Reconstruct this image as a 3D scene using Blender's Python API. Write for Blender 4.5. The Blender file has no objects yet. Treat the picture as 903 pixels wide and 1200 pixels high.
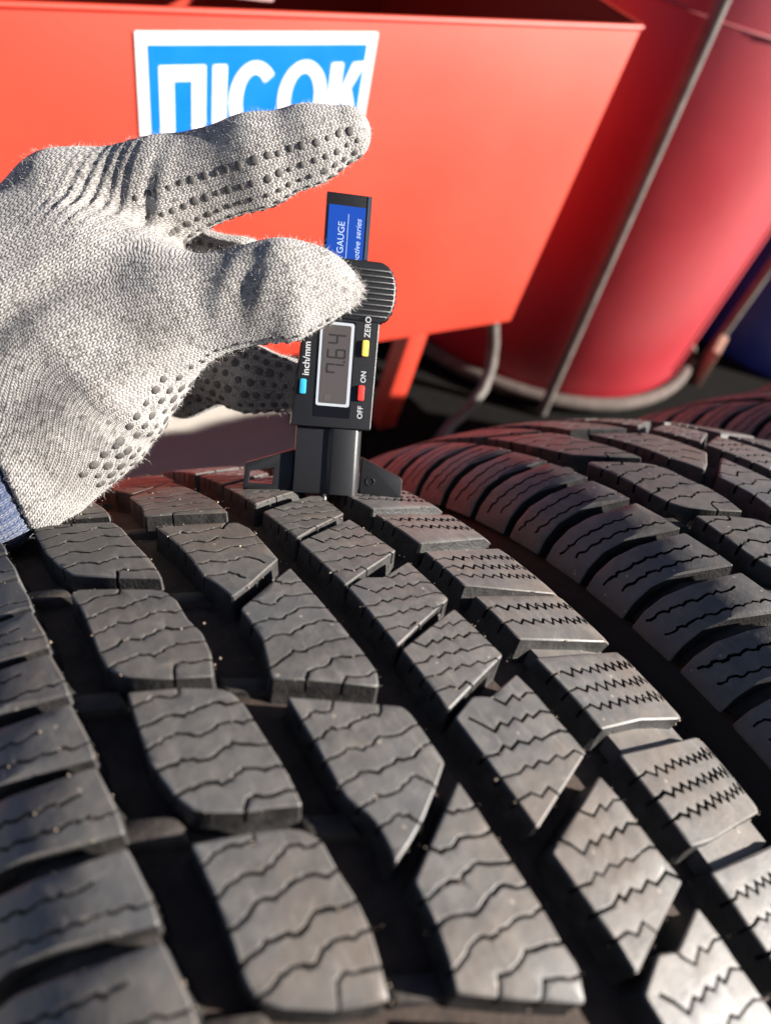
import bpy, bmesh, math, random
import numpy as np
from mathutils import Vector, Matrix, noise
from mathutils.geometry import delaunay_2d_cdt
from mathutils.bvhtree import BVHTree
random.seed(4)
SC = bpy.context.scene
COL = SC.collection

# ------------------------------------------------------------------ camera
CAM = np.array((0.0, 0.01271, 0.783133))
AX = np.array((0.8280, -0.5020, 0.2498))
AY = np.array((0.2470, 0.7265, 0.6412))
AW = np.array((0.5033, 0.4692, -0.7256))
AX /= np.linalg.norm(AX); AW -= AX * AW.dot(AX); AW /= np.linalg.norm(AW); AY = np.cross(AX, AW)
FPX = 867.0
cd = bpy.data.cameras.new('camera'); cam = bpy.data.objects.new('camera', cd); COL.objects.link(cam)
cam.matrix_world = Matrix(((AX[0], AY[0], -AW[0], CAM[0]), (AX[1], AY[1], -AW[1], CAM[1]), (AX[2], AY[2], -AW[2], CAM[2]), (0, 0, 0, 1)))
cd.sensor_fit = 'HORIZONTAL'; cd.sensor_width = 36.0; cd.lens = FPX / 903.0 * 36.0
cd.clip_start = 0.01; cd.clip_end = 100.0
cd.dof.use_dof = True; cd.dof.focus_distance = 0.248; cd.dof.aperture_fstop = 11.0
SC.camera = cam
# ------------------------------------------------------------------ light
SUN_DIR = Vector((0.805, -0.593, 0.0)).normalized(); SUN_EL = math.radians(28)
to_sun = Vector((SUN_DIR.x * math.cos(SUN_EL), SUN_DIR.y * math.cos(SUN_EL), math.sin(SUN_EL)))
w = bpy.data.worlds.new('World'); SC.world = w; w.use_nodes = True
nt = w.node_tree; nt.nodes.clear()
sky = nt.nodes.new('ShaderNodeTexSky'); sky.sky_type = 'NISHITA'; sky.sun_disc = False
sky.sun_elevation = SUN_EL; sky.sun_rotation = math.atan2(SUN_DIR.x, SUN_DIR.y); sky.air_density = 0.35; sky.dust_density = 0.6; sky.ozone_density = 0.5
bg = nt.nodes.new('ShaderNodeBackground'); bg.inputs[1].default_value = 0.05
wo = nt.nodes.new('ShaderNodeOutputWorld')
nt.links.new(sky.outputs[0], bg.inputs[0]); nt.links.new(bg.outputs[0], wo.inputs[0])
sd = bpy.data.lights.new('sun', 'SUN'); sd.energy = 5.0; sd.angle = math.radians(0.6); sd.color = (1.0, 0.95, 0.88)
so = bpy.data.objects.new('sun', sd); COL.objects.link(so)
so.rotation_euler = to_sun.to_track_quat('Z', 'Y').to_euler(); so.location = to_sun * 5
SC.view_settings.view_transform = 'Standard'; SC.view_settings.look = 'None'
SC.view_settings.exposure = 1.65; SC.view_settings.gamma = 1.0; SC.view_settings.use_curve_mapping = False

# ------------------------------------------------------------------ helpers
def at(x, y, dep):
    """point seen at photograph pixel (x, y), dep metres in front of the lens"""
    return CAM + dep * (AW + (x - 451.5) / FPX * AX - (y - 600.0) / FPX * AY)

def tag(o, label=None, cat=None, group=None, kind=None):
    if label: o['label'] = label
    if cat: o['category'] = cat
    if group: o['group'] = group
    if kind: o['kind'] = kind
    return o

def empty(name, loc=(0, 0, 0), rz=0.0, label=None, cat=None, group=None):
    o = bpy.data.objects.new(name, None); COL.objects.link(o); o.empty_display_size = 0.02
    o.location = loc; o.rotation_euler = (0, 0, rz)
    return tag(o, label, cat, group)

def link(name, me, mat, parent=None, kind=None, smooth=None):
    o = bpy.data.objects.new(name, me); COL.objects.link(o)
    if mat is not None:
        me.materials.clear(); me.materials.append(mat)
    if parent is not None: o.parent = parent
    if kind: o['kind'] = kind
    if smooth is not None:
        me.polygons.foreach_set('use_smooth', [True] * len(me.polygons))
        if smooth < 180: me.set_sharp_from_angle(angle=math.radians(smooth))
    return o

def mesh(name, V, F):
    me = bpy.data.meshes.new(name); me.from_pydata([tuple(v) for v in V], [], F); me.validate(); me.update(); return me

class MB:
    """collects shapes; build() links them as one mesh object"""
    def __init__(s): s.V = []; s.F = []
    def add(s, V, F):
        n = len(s.V); s.V += [tuple(v) for v in V]; s.F += [tuple(i + n for i in f) for f in F]; return s
    def box(s, a, b):
        (x0, y0, z0), (x1, y1, z1) = a, b
        return s.add([(x0, y0, z0), (x1, y0, z0), (x1, y1, z0), (x0, y1, z0), (x0, y0, z1), (x1, y0, z1), (x1, y1, z1), (x0, y1, z1)],
                     [(0, 3, 2, 1), (4, 5, 6, 7), (0, 1, 5, 4), (1, 2, 6, 5), (2, 3, 7, 6), (3, 0, 4, 7)])
    def prism(s, poly, z0, z1):
        """poly in x,y (counter clockwise) from z0 to z1"""
        n = len(poly)
        V = [(p[0], p[1], z0) for p in poly] + [(p[0], p[1], z1) for p in poly]
        return s.add(V, [tuple(range(n - 1, -1, -1)), tuple(range(n, 2 * n))] + [(i, (i + 1) % n, n + (i + 1) % n, n + i) for i in range(n)])
    def tube(s, pts, r, seg=12, closed=False):
        P = [Vector(p) for p in pts]; n = len(P); V = []; F = []
        up = None
        for i in range(n):
            if closed: d = P[(i + 1) % n] - P[i - 1]
            else: d = P[min(i + 1, n - 1)] - P[max(i - 1, 0)]
            d.normalize()
            if up is None: up = Vector((0, 0, 1)) if abs(d.z) < .9 else Vector((1, 0, 0))
            a = d.cross(up).normalized(); up = a.cross(d).normalized()
            ri = r[i] if isinstance(r, (list, tuple)) else r
            for k in range(seg):
                t = 2 * math.pi * k / seg; V.append(P[i] + (a * math.cos(t) + up * math.sin(t)) * ri)
        m = n if closed else n - 1
        for i in range(m):
            for k in range(seg):
                j = (i + 1) % n
                F.append((i * seg + k, i * seg + (k + 1) % seg, j * seg + (k + 1) % seg, j * seg + k))
        if not closed: F += [tuple(range(seg - 1, -1, -1)), tuple((n - 1) * seg + k for k in range(seg))]
        return s.add(V, F)
    def lathe(s, prof, seg=96, cx=0, cy=0, cap=False):
        n = len(prof); V = []; F = []
        for k in range(seg):
            t = 2 * math.pi * k / seg
            V += [(cx + r * math.cos(t), cy + r * math.sin(t), z) for r, z in prof]
        for k in range(seg):
            j = (k + 1) % seg
            for i in range(n - 1): F.append((k * n + i, j * n + i, j * n + i + 1, k * n + i + 1))
        if cap:
            F.append(tuple(k * n for k in range(seg - 1, -1, -1))); F.append(tuple(k * n + n - 1 for k in range(seg)))
        return s.add(V, F)
    def build(s, name, mat, parent=None, smooth=40, kind=None, bevel=0.0, bseg=2):
        me = mesh(name, s.V, s.F)
        if bevel:
            bm = bmesh.new(); bm.from_mesh(me)
            bmesh.ops.recalc_face_normals(bm, faces=bm.faces)
            es = [e for e in bm.edges if len(e.link_faces) == 2 and e.calc_face_angle(0) > math.radians(35)]
            bmesh.ops.bevel(bm, geom=es, offset=bevel, segments=bseg, profile=.6, affect='EDGES', clamp_overlap=True)
            bm.to_mesh(me); bm.free()
        return link(name, me, mat, parent, kind, smooth)

def round_poly(pts, rad, seg=4):
    out = []; n = len(pts)
    for i in range(n):
        p0, p, p1 = (Vector(pts[i - 1]), Vector(pts[i]), Vector(pts[(i + 1) % n]))
        a = (p0 - p); b = (p1 - p); r = rad[i] if isinstance(rad, (list, tuple)) else rad
        if r <= 0: out.append(tuple(p)); continue
        r = min(r, a.length * .45, b.length * .45); q0 = p + a.normalized() * r; q1 = p + b.normalized() * r
        for k in range(seg + 1):
            t = k / seg; out.append(tuple(q0 * (1 - t) ** 2 + p * 2 * t * (1 - t) + q1 * t * t))
    return out

# ------------------------------------------------------------------ materials
class NT:
    def __init__(s, name):
        s.m = bpy.data.materials.new(name); s.m.use_nodes = True; s.t = s.m.node_tree; s.b = s.t.nodes['Principled BSDF']
    def n(s, typ, **kw):
        o = s.t.nodes.new(typ)
        for k, v in kw.items():
            if k.startswith('i_'):
                key = k[2:]; o.inputs[int(key) if key.isdigit() else key].default_value = v
            else: setattr(o, k, v)
        return o
    def l(s, a, b): s.t.links.new(a, b)
    def coord(s, which='Object'): return s.n('ShaderNodeTexCoord').outputs[which]
    def noise(s, scale, detail=4, rough=.55, vec=None, out='Fac'):
        o = s.n('ShaderNodeTexNoise'); o.inputs['Scale'].default_value = scale; o.inputs['Detail'].default_value = detail; o.inputs['Roughness'].default_value = rough
        s.l(vec if vec is not None else s.coord(), o.inputs['Vector']); return o.outputs[out]
    def stretch(s, vec, sc):
        o = s.n('ShaderNodeMapping'); o.inputs['Scale'].default_value = sc; s.l(vec, o.inputs['Vector']); return o.outputs[0]
    def ramp(s, fac, stops):
        o = s.n('ShaderNodeValToRGB'); e = o.color_ramp.elements
        while len(e) < len(stops): e.new(0.5)
        for i, (p, c) in enumerate(stops):
            e[i].position = p; e[i].color = (*c, 1) if len(c) == 3 else c
        s.l(fac, o.inputs[0]); return o.outputs[0]
    def math(s, op, a, b=0.0, clamp=False):
        o = s.n('ShaderNodeMath', operation=op, use_clamp=clamp)
        for i, v in enumerate((a, b)):
            if hasattr(v, 'is_linked'): s.l(v, o.inputs[i])
            else: o.inputs[i].default_value = v
        return o.outputs[0]
    def mix(s, fac, a, b, mode='MIX'):
        o = s.n('ShaderNodeMix', data_type='RGBA', blend_type=mode)
        for i, v in ((0, fac), (6, a), (7, b)):
            if hasattr(v, 'is_linked'): s.l(v, o.inputs[i])
            else: o.inputs[i].default_value = v if i == 0 else (*v, 1)
        return o.outputs[2]
    def bump(s, h, dist, strength=1.0, prev=None):
        o = s.n('ShaderNodeBump'); o.inputs['Distance'].default_value = dist; o.inputs['Strength'].default_value = strength
        s.l(h, o.inputs['Height'])
        if prev is not None: s.l(prev, o.inputs['Normal'])
        return o.outputs[0]
    def set(s, **kw):
        for k, v in kw.items():
            i = s.b.inputs[k.replace('_', ' ')]
            if hasattr(v, 'is_linked'): s.l(v, i)
            elif isinstance(v, tuple) and len(v) == 3: i.default_value = (*v, 1)
            else: i.default_value = v
        return s.m

def plain(name, col, rough=.5, metal=0.0, spec=.5, nscale=300, namp=.25, bump=0.0):
    m = NT(name); nz = m.noise(nscale, 5)
    c = m.ramp(nz, [(.3, tuple(v * (1 - namp) for v in col)), (.7, tuple(min(1, v * (1 + namp)) for v in col))])
    kw = dict(Base_Color=c, Roughness=m.math('ADD', m.math('MULTIPLY', nz, .2), rough - .1), Metallic=metal, Specular_IOR_Level=spec)
    if bump: kw['Normal'] = m.bump(m.noise(nscale * 4, 3), bump, .6)
    return m.set(**kw)

def rubber_material(name, dust):
    m = NT(name); co = m.coord()
    big = m.noise(38, 4, .6, co); mid = m.noise(210, 5, .65, co); fine = m.noise(1500, 3, .7, co)
    base = m.ramp(big, [(.28, (.070, .066, .062)), (.72, (.118, .111, .104))])
    dusty = m.mix(m.math('MULTIPLY', m.ramp(mid, [(.42, (0, 0, 0)), (.75, (1, 1, 1))]), dust), base, (.19, .165, .145))
    vo = m.n('ShaderNodeTexVoronoi', feature='F1'); vo.inputs['Scale'].default_value = 330; m.l(co, vo.inputs['Vector'])
    keep = m.n('ShaderNodeSeparateColor'); m.l(vo.outputs['Color'], keep.inputs[0])
    speck = m.math('MULTIPLY', m.math('LESS_THAN', vo.outputs['Distance'], .17), m.math('GREATER_THAN', keep.outputs[0], .90))
    br = m.noise(17, 5, .7, co); dusty = m.mix(m.math('MULTIPLY', m.ramp(br, [(.47, (0, 0, 0)), (.68, (1, 1, 1))]), .65), dusty, (.150, .112, .084))
    bl = m.noise(24, 4, .6, m.stretch(co, (1.0, 1.0, 1.7))); dusty = m.mix(m.math('MULTIPLY', m.ramp(bl, [(.50, (0, 0, 0)), (.70, (1, 1, 1))]), .45), dusty, (.066, .072, .082))
    scuff = m.noise(700, 2, .5, m.stretch(co, (1.0, .12, .12))); dusty = m.mix(m.math('MULTIPLY', m.ramp(scuff, [(.60, (0, 0, 0)), (.74, (1, 1, 1))]), .35), dusty, (.20, .185, .17))
    col = m.mix(m.math('MULTIPLY', speck, .75), dusty, (.30, .25, .20))
    # dirty groove floor: brown dust on faces that lie deep is a material of its own (see groove)
    n1 = m.bump(fine, .00012, .5); n2 = m.bump(mid, .0005, .35, n1); n3 = m.bump(speck, .0003, .5, n2)
    r = m.math('ADD', m.math('ADD', m.math('MULTIPLY', mid, .24), m.math('MULTIPLY', big, .16)), .32)
    return m.set(Base_Color=col, Roughness=r, Specular_IOR_Level=.55, Normal=n3)
M_RUB = rubber_material('tread_rubber', .55)
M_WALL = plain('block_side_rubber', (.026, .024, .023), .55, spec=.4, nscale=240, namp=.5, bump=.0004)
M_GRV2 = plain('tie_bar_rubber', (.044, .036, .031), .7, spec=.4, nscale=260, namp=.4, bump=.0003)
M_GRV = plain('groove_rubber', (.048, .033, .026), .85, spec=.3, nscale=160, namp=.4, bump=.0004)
M_SIDE = plain('sidewall_rubber', (.022, .022, .023), .55, spec=.4, nscale=120, namp=.3, bump=.0003)
def gauge_plastic(name, col, rough):
    m = NT(name); co = m.coord(); d = m.noise(2.2, 5, .75, co); f = m.noise(9, 3, .7, co)      # object units are millimetres here
    dust = m.math('MULTIPLY', m.ramp(f, [(.62, (0, 0, 0)), (.72, (1, 1, 1))]), .22)
    c = m.mix(dust, col, (.11, .10, .095)); c = m.mix(m.math('MULTIPLY', m.ramp(d, [(.45, (0, 0, 0)), (.8, (1, 1, 1))]), .12), c, (.10, .095, .09))
    return m.set(Base_Color=c, Roughness=m.math('ADD', m.math('MULTIPLY', d, .30), rough - .10), Specular_IOR_Level=.5, Normal=m.bump(f, .02, .12))
M_BLK = gauge_plastic('black_plastic', (.013, .013, .014), .27)
M_BLK2 = gauge_plastic('satin_black_plastic', (.017, .017, .019), .36)
M_STEEL = plain('brushed_steel', (.55, .55, .56), .3, metal=1.0, nscale=500, namp=.1)
M_LCD = plain('lcd_glass', (.075, .065, .064), .18, nscale=60, namp=.08)
M_SEG = plain('lcd_segment', (.022, .019, .020), .4)
M_LCDFR = plain('silver_print', (.42, .45, .48), .35, nscale=400, namp=.05)
M_WHITE = plain('white_print', (.50, .50, .51), .45, nscale=400, namp=.05)
M_LINE = plain('pale_blue_print', (.35, .45, .70), .45)
M_BLUELAB = plain('blue_label', (.008, .05, .30), .3, nscale=200, namp=.08)
M_BBLUE = plain('blue_rubber_button', (.03, .36, .58), .45, nscale=500, namp=.06)
M_BYEL = plain('yellow_rubber_button', (.80, .56, .10), .45, nscale=500, namp=.06)
M_BRED = plain('red_rubber_button', (.72, .04, .03), .45, nscale=500, namp=.06)
M_SIGNB = plain('sign_blue', (.001, .15, .62), .4, nscale=40, namp=.05)
M_SIGNW = plain('sign_white', (.80, .80, .80), .4, nscale=40, namp=.04)
M_GREYP = plain('weathered_grey_pipe', (.115, .10, .09), .55, nscale=50, namp=.3)
M_RINGP = plain('rusty_ring', (.075, .055, .046), .85, nscale=60, namp=.4)
M_BROWN = plain('brown_board', (.30, .17, .12), .7, nscale=60, namp=.3)
M_BLUED = plain('navy_paint', (.012, .028, .20), .4, nscale=12, namp=.15)

def paint(name, c0, c1, rough, coat=0.0):
    m = NT(name); big = m.noise(5, 5, .6); mid = m.noise(60, 4)
    col = m.ramp(big, [(.3, c0), (.7, c1)])
    r = m.math('ADD', m.math('MULTIPLY', big, .15), rough)
    return m.set(Base_Color=col, Roughness=r, Coat_Weight=coat, Coat_Roughness=m.math('ADD', m.math('MULTIPLY', m.noise(9, 3), .22), .36), Normal=m.bump(m.noise(7, 2), .006, .25, m.bump(mid, .0006, .12)))
M_BOXRED = paint('signal_red_paint', (.50, .035, .015), (.56, .045, .020), .46, .35)
M_TANK = paint('deep_red_paint', (.31, .009, .018), (.37, .013, .025), .40, .35)

def concrete():
    m = NT('dusty_concrete'); a = m.noise(3, 6, .6); b = m.noise(70, 5, .7)
    c = m.mix(m.math('MULTIPLY', b, .5), m.ramp(a, [(.3, (.38, .345, .30)), (.7, (.48, .44, .385))]), (.30, .27, .24))
    return m.set(Base_Color=c, Roughness=.85, Normal=m.bump(b, .002, .4))
M_FLOOR = concrete()

# measured tread, millimetres across (u) and along (y) the tyre
BLOCKS={
'B1':[[24.9,196.5],[45.6,178.2],[46.4,170.9],[46.3,157.6],[46.9,144.7],[46.8,136.8],[46.4,131.9],[36.7,139.5],[27.3,148.5],[25.3,157.5],[24.2,167.6],[24.3,181.5]],
'B2':[[25.7,139.0],[28.3,140.1],[37.6,133.7],[45.8,128.2],[48.0,125.5],[49.3,120.0],[48.9,111.0],[50.1,104.2],[49.2,96.2],[46.7,88.9],[36.4,93.9],[29.8,98.5],[27.3,101.0],[25.7,104.4],[25.5,110.7],[26.0,117.7],[26.5,129.9]],
'B3':[[24.1,94.5],[35.2,89.5],[42.8,85.1],[45.1,82.6],[46.2,77.8],[46.4,68.1],[46.8,60.9],[46.6,53.2],[46.2,49.4],[39.0,52.5],[36.0,53.3],[28.7,57.2],[26.0,59.4],[24.0,63.5],[22.9,68.8],[22.2,73.7],[22.8,82.7]],
'B4':[[24.9,53.1],[36.8,49.3],[43.3,46.8],[46.2,44.9],[48.7,41.2],[48.7,34.2],[49.3,28.5],[49.0,22.2],[47.9,17.6],[46.0,11.0],[44.1,11.5],[36.3,14.4],[27.9,19.5],[25.7,21.7],[24.3,24.5],[24.2,27.1],[25.0,34.9],[25.2,41.3],[25.1,47.8]],
'C0':[[58.3,202.3],[77.4,215.3],[80.5,177.7],[79.7,163.4],[56.0,175.6],[58.1,185.6]],
'C1':[[55.5,165.1],[80.6,153.6],[82.1,148.3],[81.9,142.7],[81.0,125.5],[75.1,122.0],[67.3,117.2],[60.0,113.9],[59.7,116.3],[58.7,121.4],[56.8,127.4],[57.5,137.7],[56.9,150.6]],
'C2':[[81.7,119.9],[81.8,92.1],[81.7,79.1],[81.3,72.3],[79.1,68.2],[64.4,77.5],[56.5,81.8],[58.4,88.0],[60.5,95.0],[60.6,108.2]],
'C3':[[57.5,75.2],[76.3,63.8],[81.2,61.0],[82.0,58.5],[81.9,51.2],[81.8,43.9],[76.1,39.7],[69.3,35.1],[64.1,32.4],[58.7,30.1],[59.4,32.8],[59.7,38.0],[58.8,41.9],[56.8,46.3],[56.7,50.7],[57.0,56.0],[57.1,62.0],[57.2,68.3]],
'C4':[[82.0,38.7],[82.1,32.1],[81.9,25.9],[82.2,8.4],[81.8,2.8],[82.1,-3.1],[79.0,-8.3],[66.2,-1.0],[55.6,5.6],[57.4,10.4],[58.7,16.1],[59.2,22.0],[59.4,25.4]],
'D0':[[114.3,167.4],[118.2,166.2],[116.8,147.2],[91.4,135.0],[90.7,158.4]],
'D1':[[116.0,142.2],[118.2,117.1],[92.1,105.4],[91.5,132.4]],
'D2':[[117.4,110.2],[117.5,89.4],[91.7,77.9],[92.5,104.3],[99.5,107.1],[105.2,105.1]],
'D3':[[116.5,85.1],[117.8,64.4],[91.6,55.1],[92.0,76.4]],
'D4':[[117.5,57.6],[118.2,51.2],[118.1,45.3],[118.6,31.0],[91.5,21.7],[91.1,52.6],[100.0,56.1],[105.1,54.1]],
'D5':[[117.6,24.7],[118.5,17.5],[118.2,4.4],[119.0,-3.0],[102.6,-7.4],[92.5,-10.5],[92.7,-4.1],[92.1,2.1],[91.7,8.4],[91.3,16.3]],
'E1':[[125.2,143.8],[153.7,139.7],[150.4,118.5],[127.0,119.0]],
'E2':[[127.2,114.2],[153.4,111.1],[154.0,92.6],[155.7,82.5],[127.4,93.6]],
'E3':[[127.1,88.3],[155.6,81.6],[157.3,58.6],[127.6,67.8]],
'E4':[[126.9,60.3],[156.6,54.2],[156.9,49.8],[156.7,27.8],[141.3,32.1],[127.8,34.4]],
'E5':[[127.9,26.8],[158.1,21.4],[158.7,19.1],[157.3,12.3],[157.9,4.0],[158.2,-2.6],[147.0,-1.6],[135.2,-0.6],[128.0,1.1]]}
SIPES={
'SB':[[[25.1,47.8],[28.5,48.3],[30.9,48.5],[33.4,47.6],[35.7,47.1],[36.8,49.7]],[[25.2,41.3],[27.2,41.5],[29.9,42.0],[31.3,42.6],[35.0,41.4],[37.1,41.9],[39.9,42.7],[42.0,43.1],[44.3,41.3],[48.1,41.1]],[[25.1,35.0],[28.0,35.5],[30.2,36.2],[31.7,36.9],[34.9,35.2],[37.2,35.5],[39.8,36.3],[41.9,36.4],[45.6,34.6],[48.4,34.7]],[[24.5,28.9],[29.1,29.5],[30.3,30.4],[32.4,30.0],[35.2,28.7],[37.9,29.2],[39.4,30.0],[41.4,30.3],[44.4,28.9],[49.0,28.3]],[[25.1,23.1],[29.1,23.4],[31.4,23.9],[33.3,23.6],[35.4,22.3],[37.8,22.9],[39.7,23.8],[41.5,24.1],[44.7,22.9],[49.0,22.2]],[[36.9,13.6],[38.8,17.7],[40.4,18.0],[43.6,16.6],[48.0,16.0]]],
'SC3':[[[57.0,68.3],[59.7,68.3],[61.6,69.0],[63.6,67.7],[65.4,67.9],[66.9,70.5]],[[56.9,62.0],[59.6,61.7],[62.7,62.9],[63.6,61.7],[66.2,61.1],[68.8,61.9],[70.9,62.3],[72.8,62.2],[74.5,61.1],[76.8,63.8]],[[56.8,56.1],[60.2,55.8],[63.2,56.4],[66.1,54.5],[68.8,55.1],[71.4,56.3],[74.9,54.7],[77.6,54.7],[81.7,54.9]],[[56.5,49.9],[60.4,49.9],[62.8,50.3],[66.3,48.3],[69.0,49.0],[72.0,50.0],[75.1,48.5],[77.4,49.1],[81.4,49.2]],[[57.7,43.7],[60.3,43.4],[63.0,44.2],[66.6,42.8],[69.7,43.0],[72.6,43.9],[74.2,42.8],[76.3,39.4]],[[59.3,37.6],[62.5,37.5],[65.2,38.0],[66.9,36.5],[68.1,34.3]]],
'SC4':[[[74.9,34.9],[76.1,33.2],[78.3,32.4],[82.1,31.8]],[[66.2,29.7],[68.7,26.9],[70.8,27.0],[74.1,28.3],[77.0,27.2],[82.2,25.9]],[[59.1,22.2],[63.6,22.3],[65.9,22.4],[69.3,21.0],[72.0,21.6],[74.9,22.2],[78.5,20.8],[82.6,19.5]],[[58.5,16.2],[64.0,16.8],[68.0,15.4],[71.7,16.1],[74.1,16.3],[77.1,16.1],[81.0,14.1],[83.2,13.5]],[[57.1,9.1],[62.4,9.7],[65.9,10.6],[68.6,9.3],[70.9,9.9],[74.8,10.4],[78.8,9.2],[82.8,8.4]],[[63.3,0.2],[66.0,3.6],[70.3,3.3],[73.5,4.4],[78.0,2.8],[82.6,1.5]],[[70.5,-3.8],[73.7,-1.4],[78.7,-3.3],[82.7,-3.5]]],
'SD':[[[104.7,20.9],[105.4,19.8],[107.1,18.0],[111.0,19.2],[111.7,17.8],[115.2,18.5],[118.8,17.2]],[[95.0,18.1],[96.7,15.4],[98.5,12.9],[102.0,14.0],[102.9,12.9],[106.3,13.7],[107.5,12.4],[110.5,13.2],[111.2,12.0],[114.8,12.7],[118.6,10.6]],[[91.1,8.3],[95.5,7.5],[98.3,8.4],[99.6,7.2],[102.7,7.9],[104.5,6.7],[107.6,7.2],[109.0,6.1],[112.5,6.3],[115.7,6.2],[118.6,4.5]],[[91.7,2.4],[97.0,1.5],[100.1,2.1],[100.9,1.0],[104.1,1.7],[105.8,0.4],[109.3,1.1],[110.9,-0.3],[115.4,0.2],[118.7,-3.3]],[[92.2,-3.5],[96.7,-3.8],[98.2,-5.2],[101.6,-4.3],[103.2,-7.4]]]}

# ------------------------------------------------------------------ tyre
RT = 316.0; KC = 2.5423e-3; UC = 52.85; UM = 71.0      # millimetres: radius, crown curvature, apex, middle of the tread
UL, UR = 11.0, 156.0; RHOL, RHOR = 36.0, 9.0          # where the shoulders start to turn down and their radii
def prof(s):
    """across the tread: arc position s -> (u, r, normal u, normal r)"""
    c = min(max(s, UL), UR)
    r = RT - .5 * KC * (c - UC) ** 2; sl = math.atan(-KC * (c - UC))
    if s < UL:
        a = (UL - s) / RHOL; t0 = sl; t1 = sl + a
        return UL - RHOL * (math.sin(t1) - math.sin(t0)), r - RHOL * (math.cos(t0) - math.cos(t1)), -math.sin(t1), math.cos(t1)
    if s > UR:
        a = (s - UR) / RHOR; t0 = -sl; t1 = -sl + a
        return UR + RHOR * (math.sin(t1) - math.sin(t0)), r - RHOR * (math.cos(t0) - math.cos(t1)), math.sin(t1), math.cos(t1)
    return c, r, -math.sin(sl), math.cos(sl)
def on_tread(s, y, h=0.0, scale=1.0, off=0.0):
    u, r, nu, nr = prof(s); u += nu * h; r += nr * h; ph = y / RT * scale + off
    return ((u - UM) / 1000, r * math.sin(ph) / 1000, (RT + r * math.cos(ph)) / 1000)

def seg_dist(px, py, a, b):
    dx, dy = b[0] - a[0], b[1] - a[1]; t = ((px - a[0]) * dx + (py - a[1]) * dy) / (dx * dx + dy * dy + 1e-12)
    t = 0 if t < 0 else 1 if t > 1 else t
    return math.hypot(px - a[0] - t * dx, py - a[1] - t * dy)
def poly_area(p): return .5 * sum(p[i - 1][0] * p[i][1] - p[i][0] * p[i - 1][1] for i in range(len(p)))
def inset_poly(p, d):
    out = []; n = len(p)
    for i in range(n):
        a = Vector(p[i - 1]); b = Vector(p[i]); c = Vector(p[(i + 1) % n])
        e0 = (b - a).normalized(); e1 = (c - b).normalized()
        n0 = Vector((-e0.y, e0.x)); n1 = Vector((-e1.y, e1.x)); m = n0 + n1
        m = m.normalized() if m.length > 1e-6 else n0
        out.append(tuple(b + m * d / max(.45, m.dot(n0))))
    return out
def inside(p, x, y):
    c = False; j = len(p) - 1
    for i in range(len(p)):
        if (p[i][1] > y) != (p[j][1] > y) and x < (p[j][0] - p[i][0]) * (y - p[i][1]) / (p[j][1] - p[i][1]) + p[i][0]: c = not c
        j = i
    return c
def chaikin(p, it=1, keep=.75):
    for _ in range(it):
        q = []
        for i in range(len(p)):
            a, b = p[i], p[(i + 1) % len(p)]
            if math.hypot(a[0] - b[0], a[1] - b[1]) < 1.2: q.append(((a[0] + b[0]) / 2, (a[1] + b[1]) / 2)); continue
            k = min(.25, .55 / math.hypot(a[0] - b[0], a[1] - b[1]))
            q.append((a[0] + (b[0] - a[0]) * k, a[1] + (b[1] - a[1]) * k)); q.append((b[0] - (b[0] - a[0]) * k, b[1] - (b[1] - a[1]) * k))
        p = q
    return p

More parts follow.
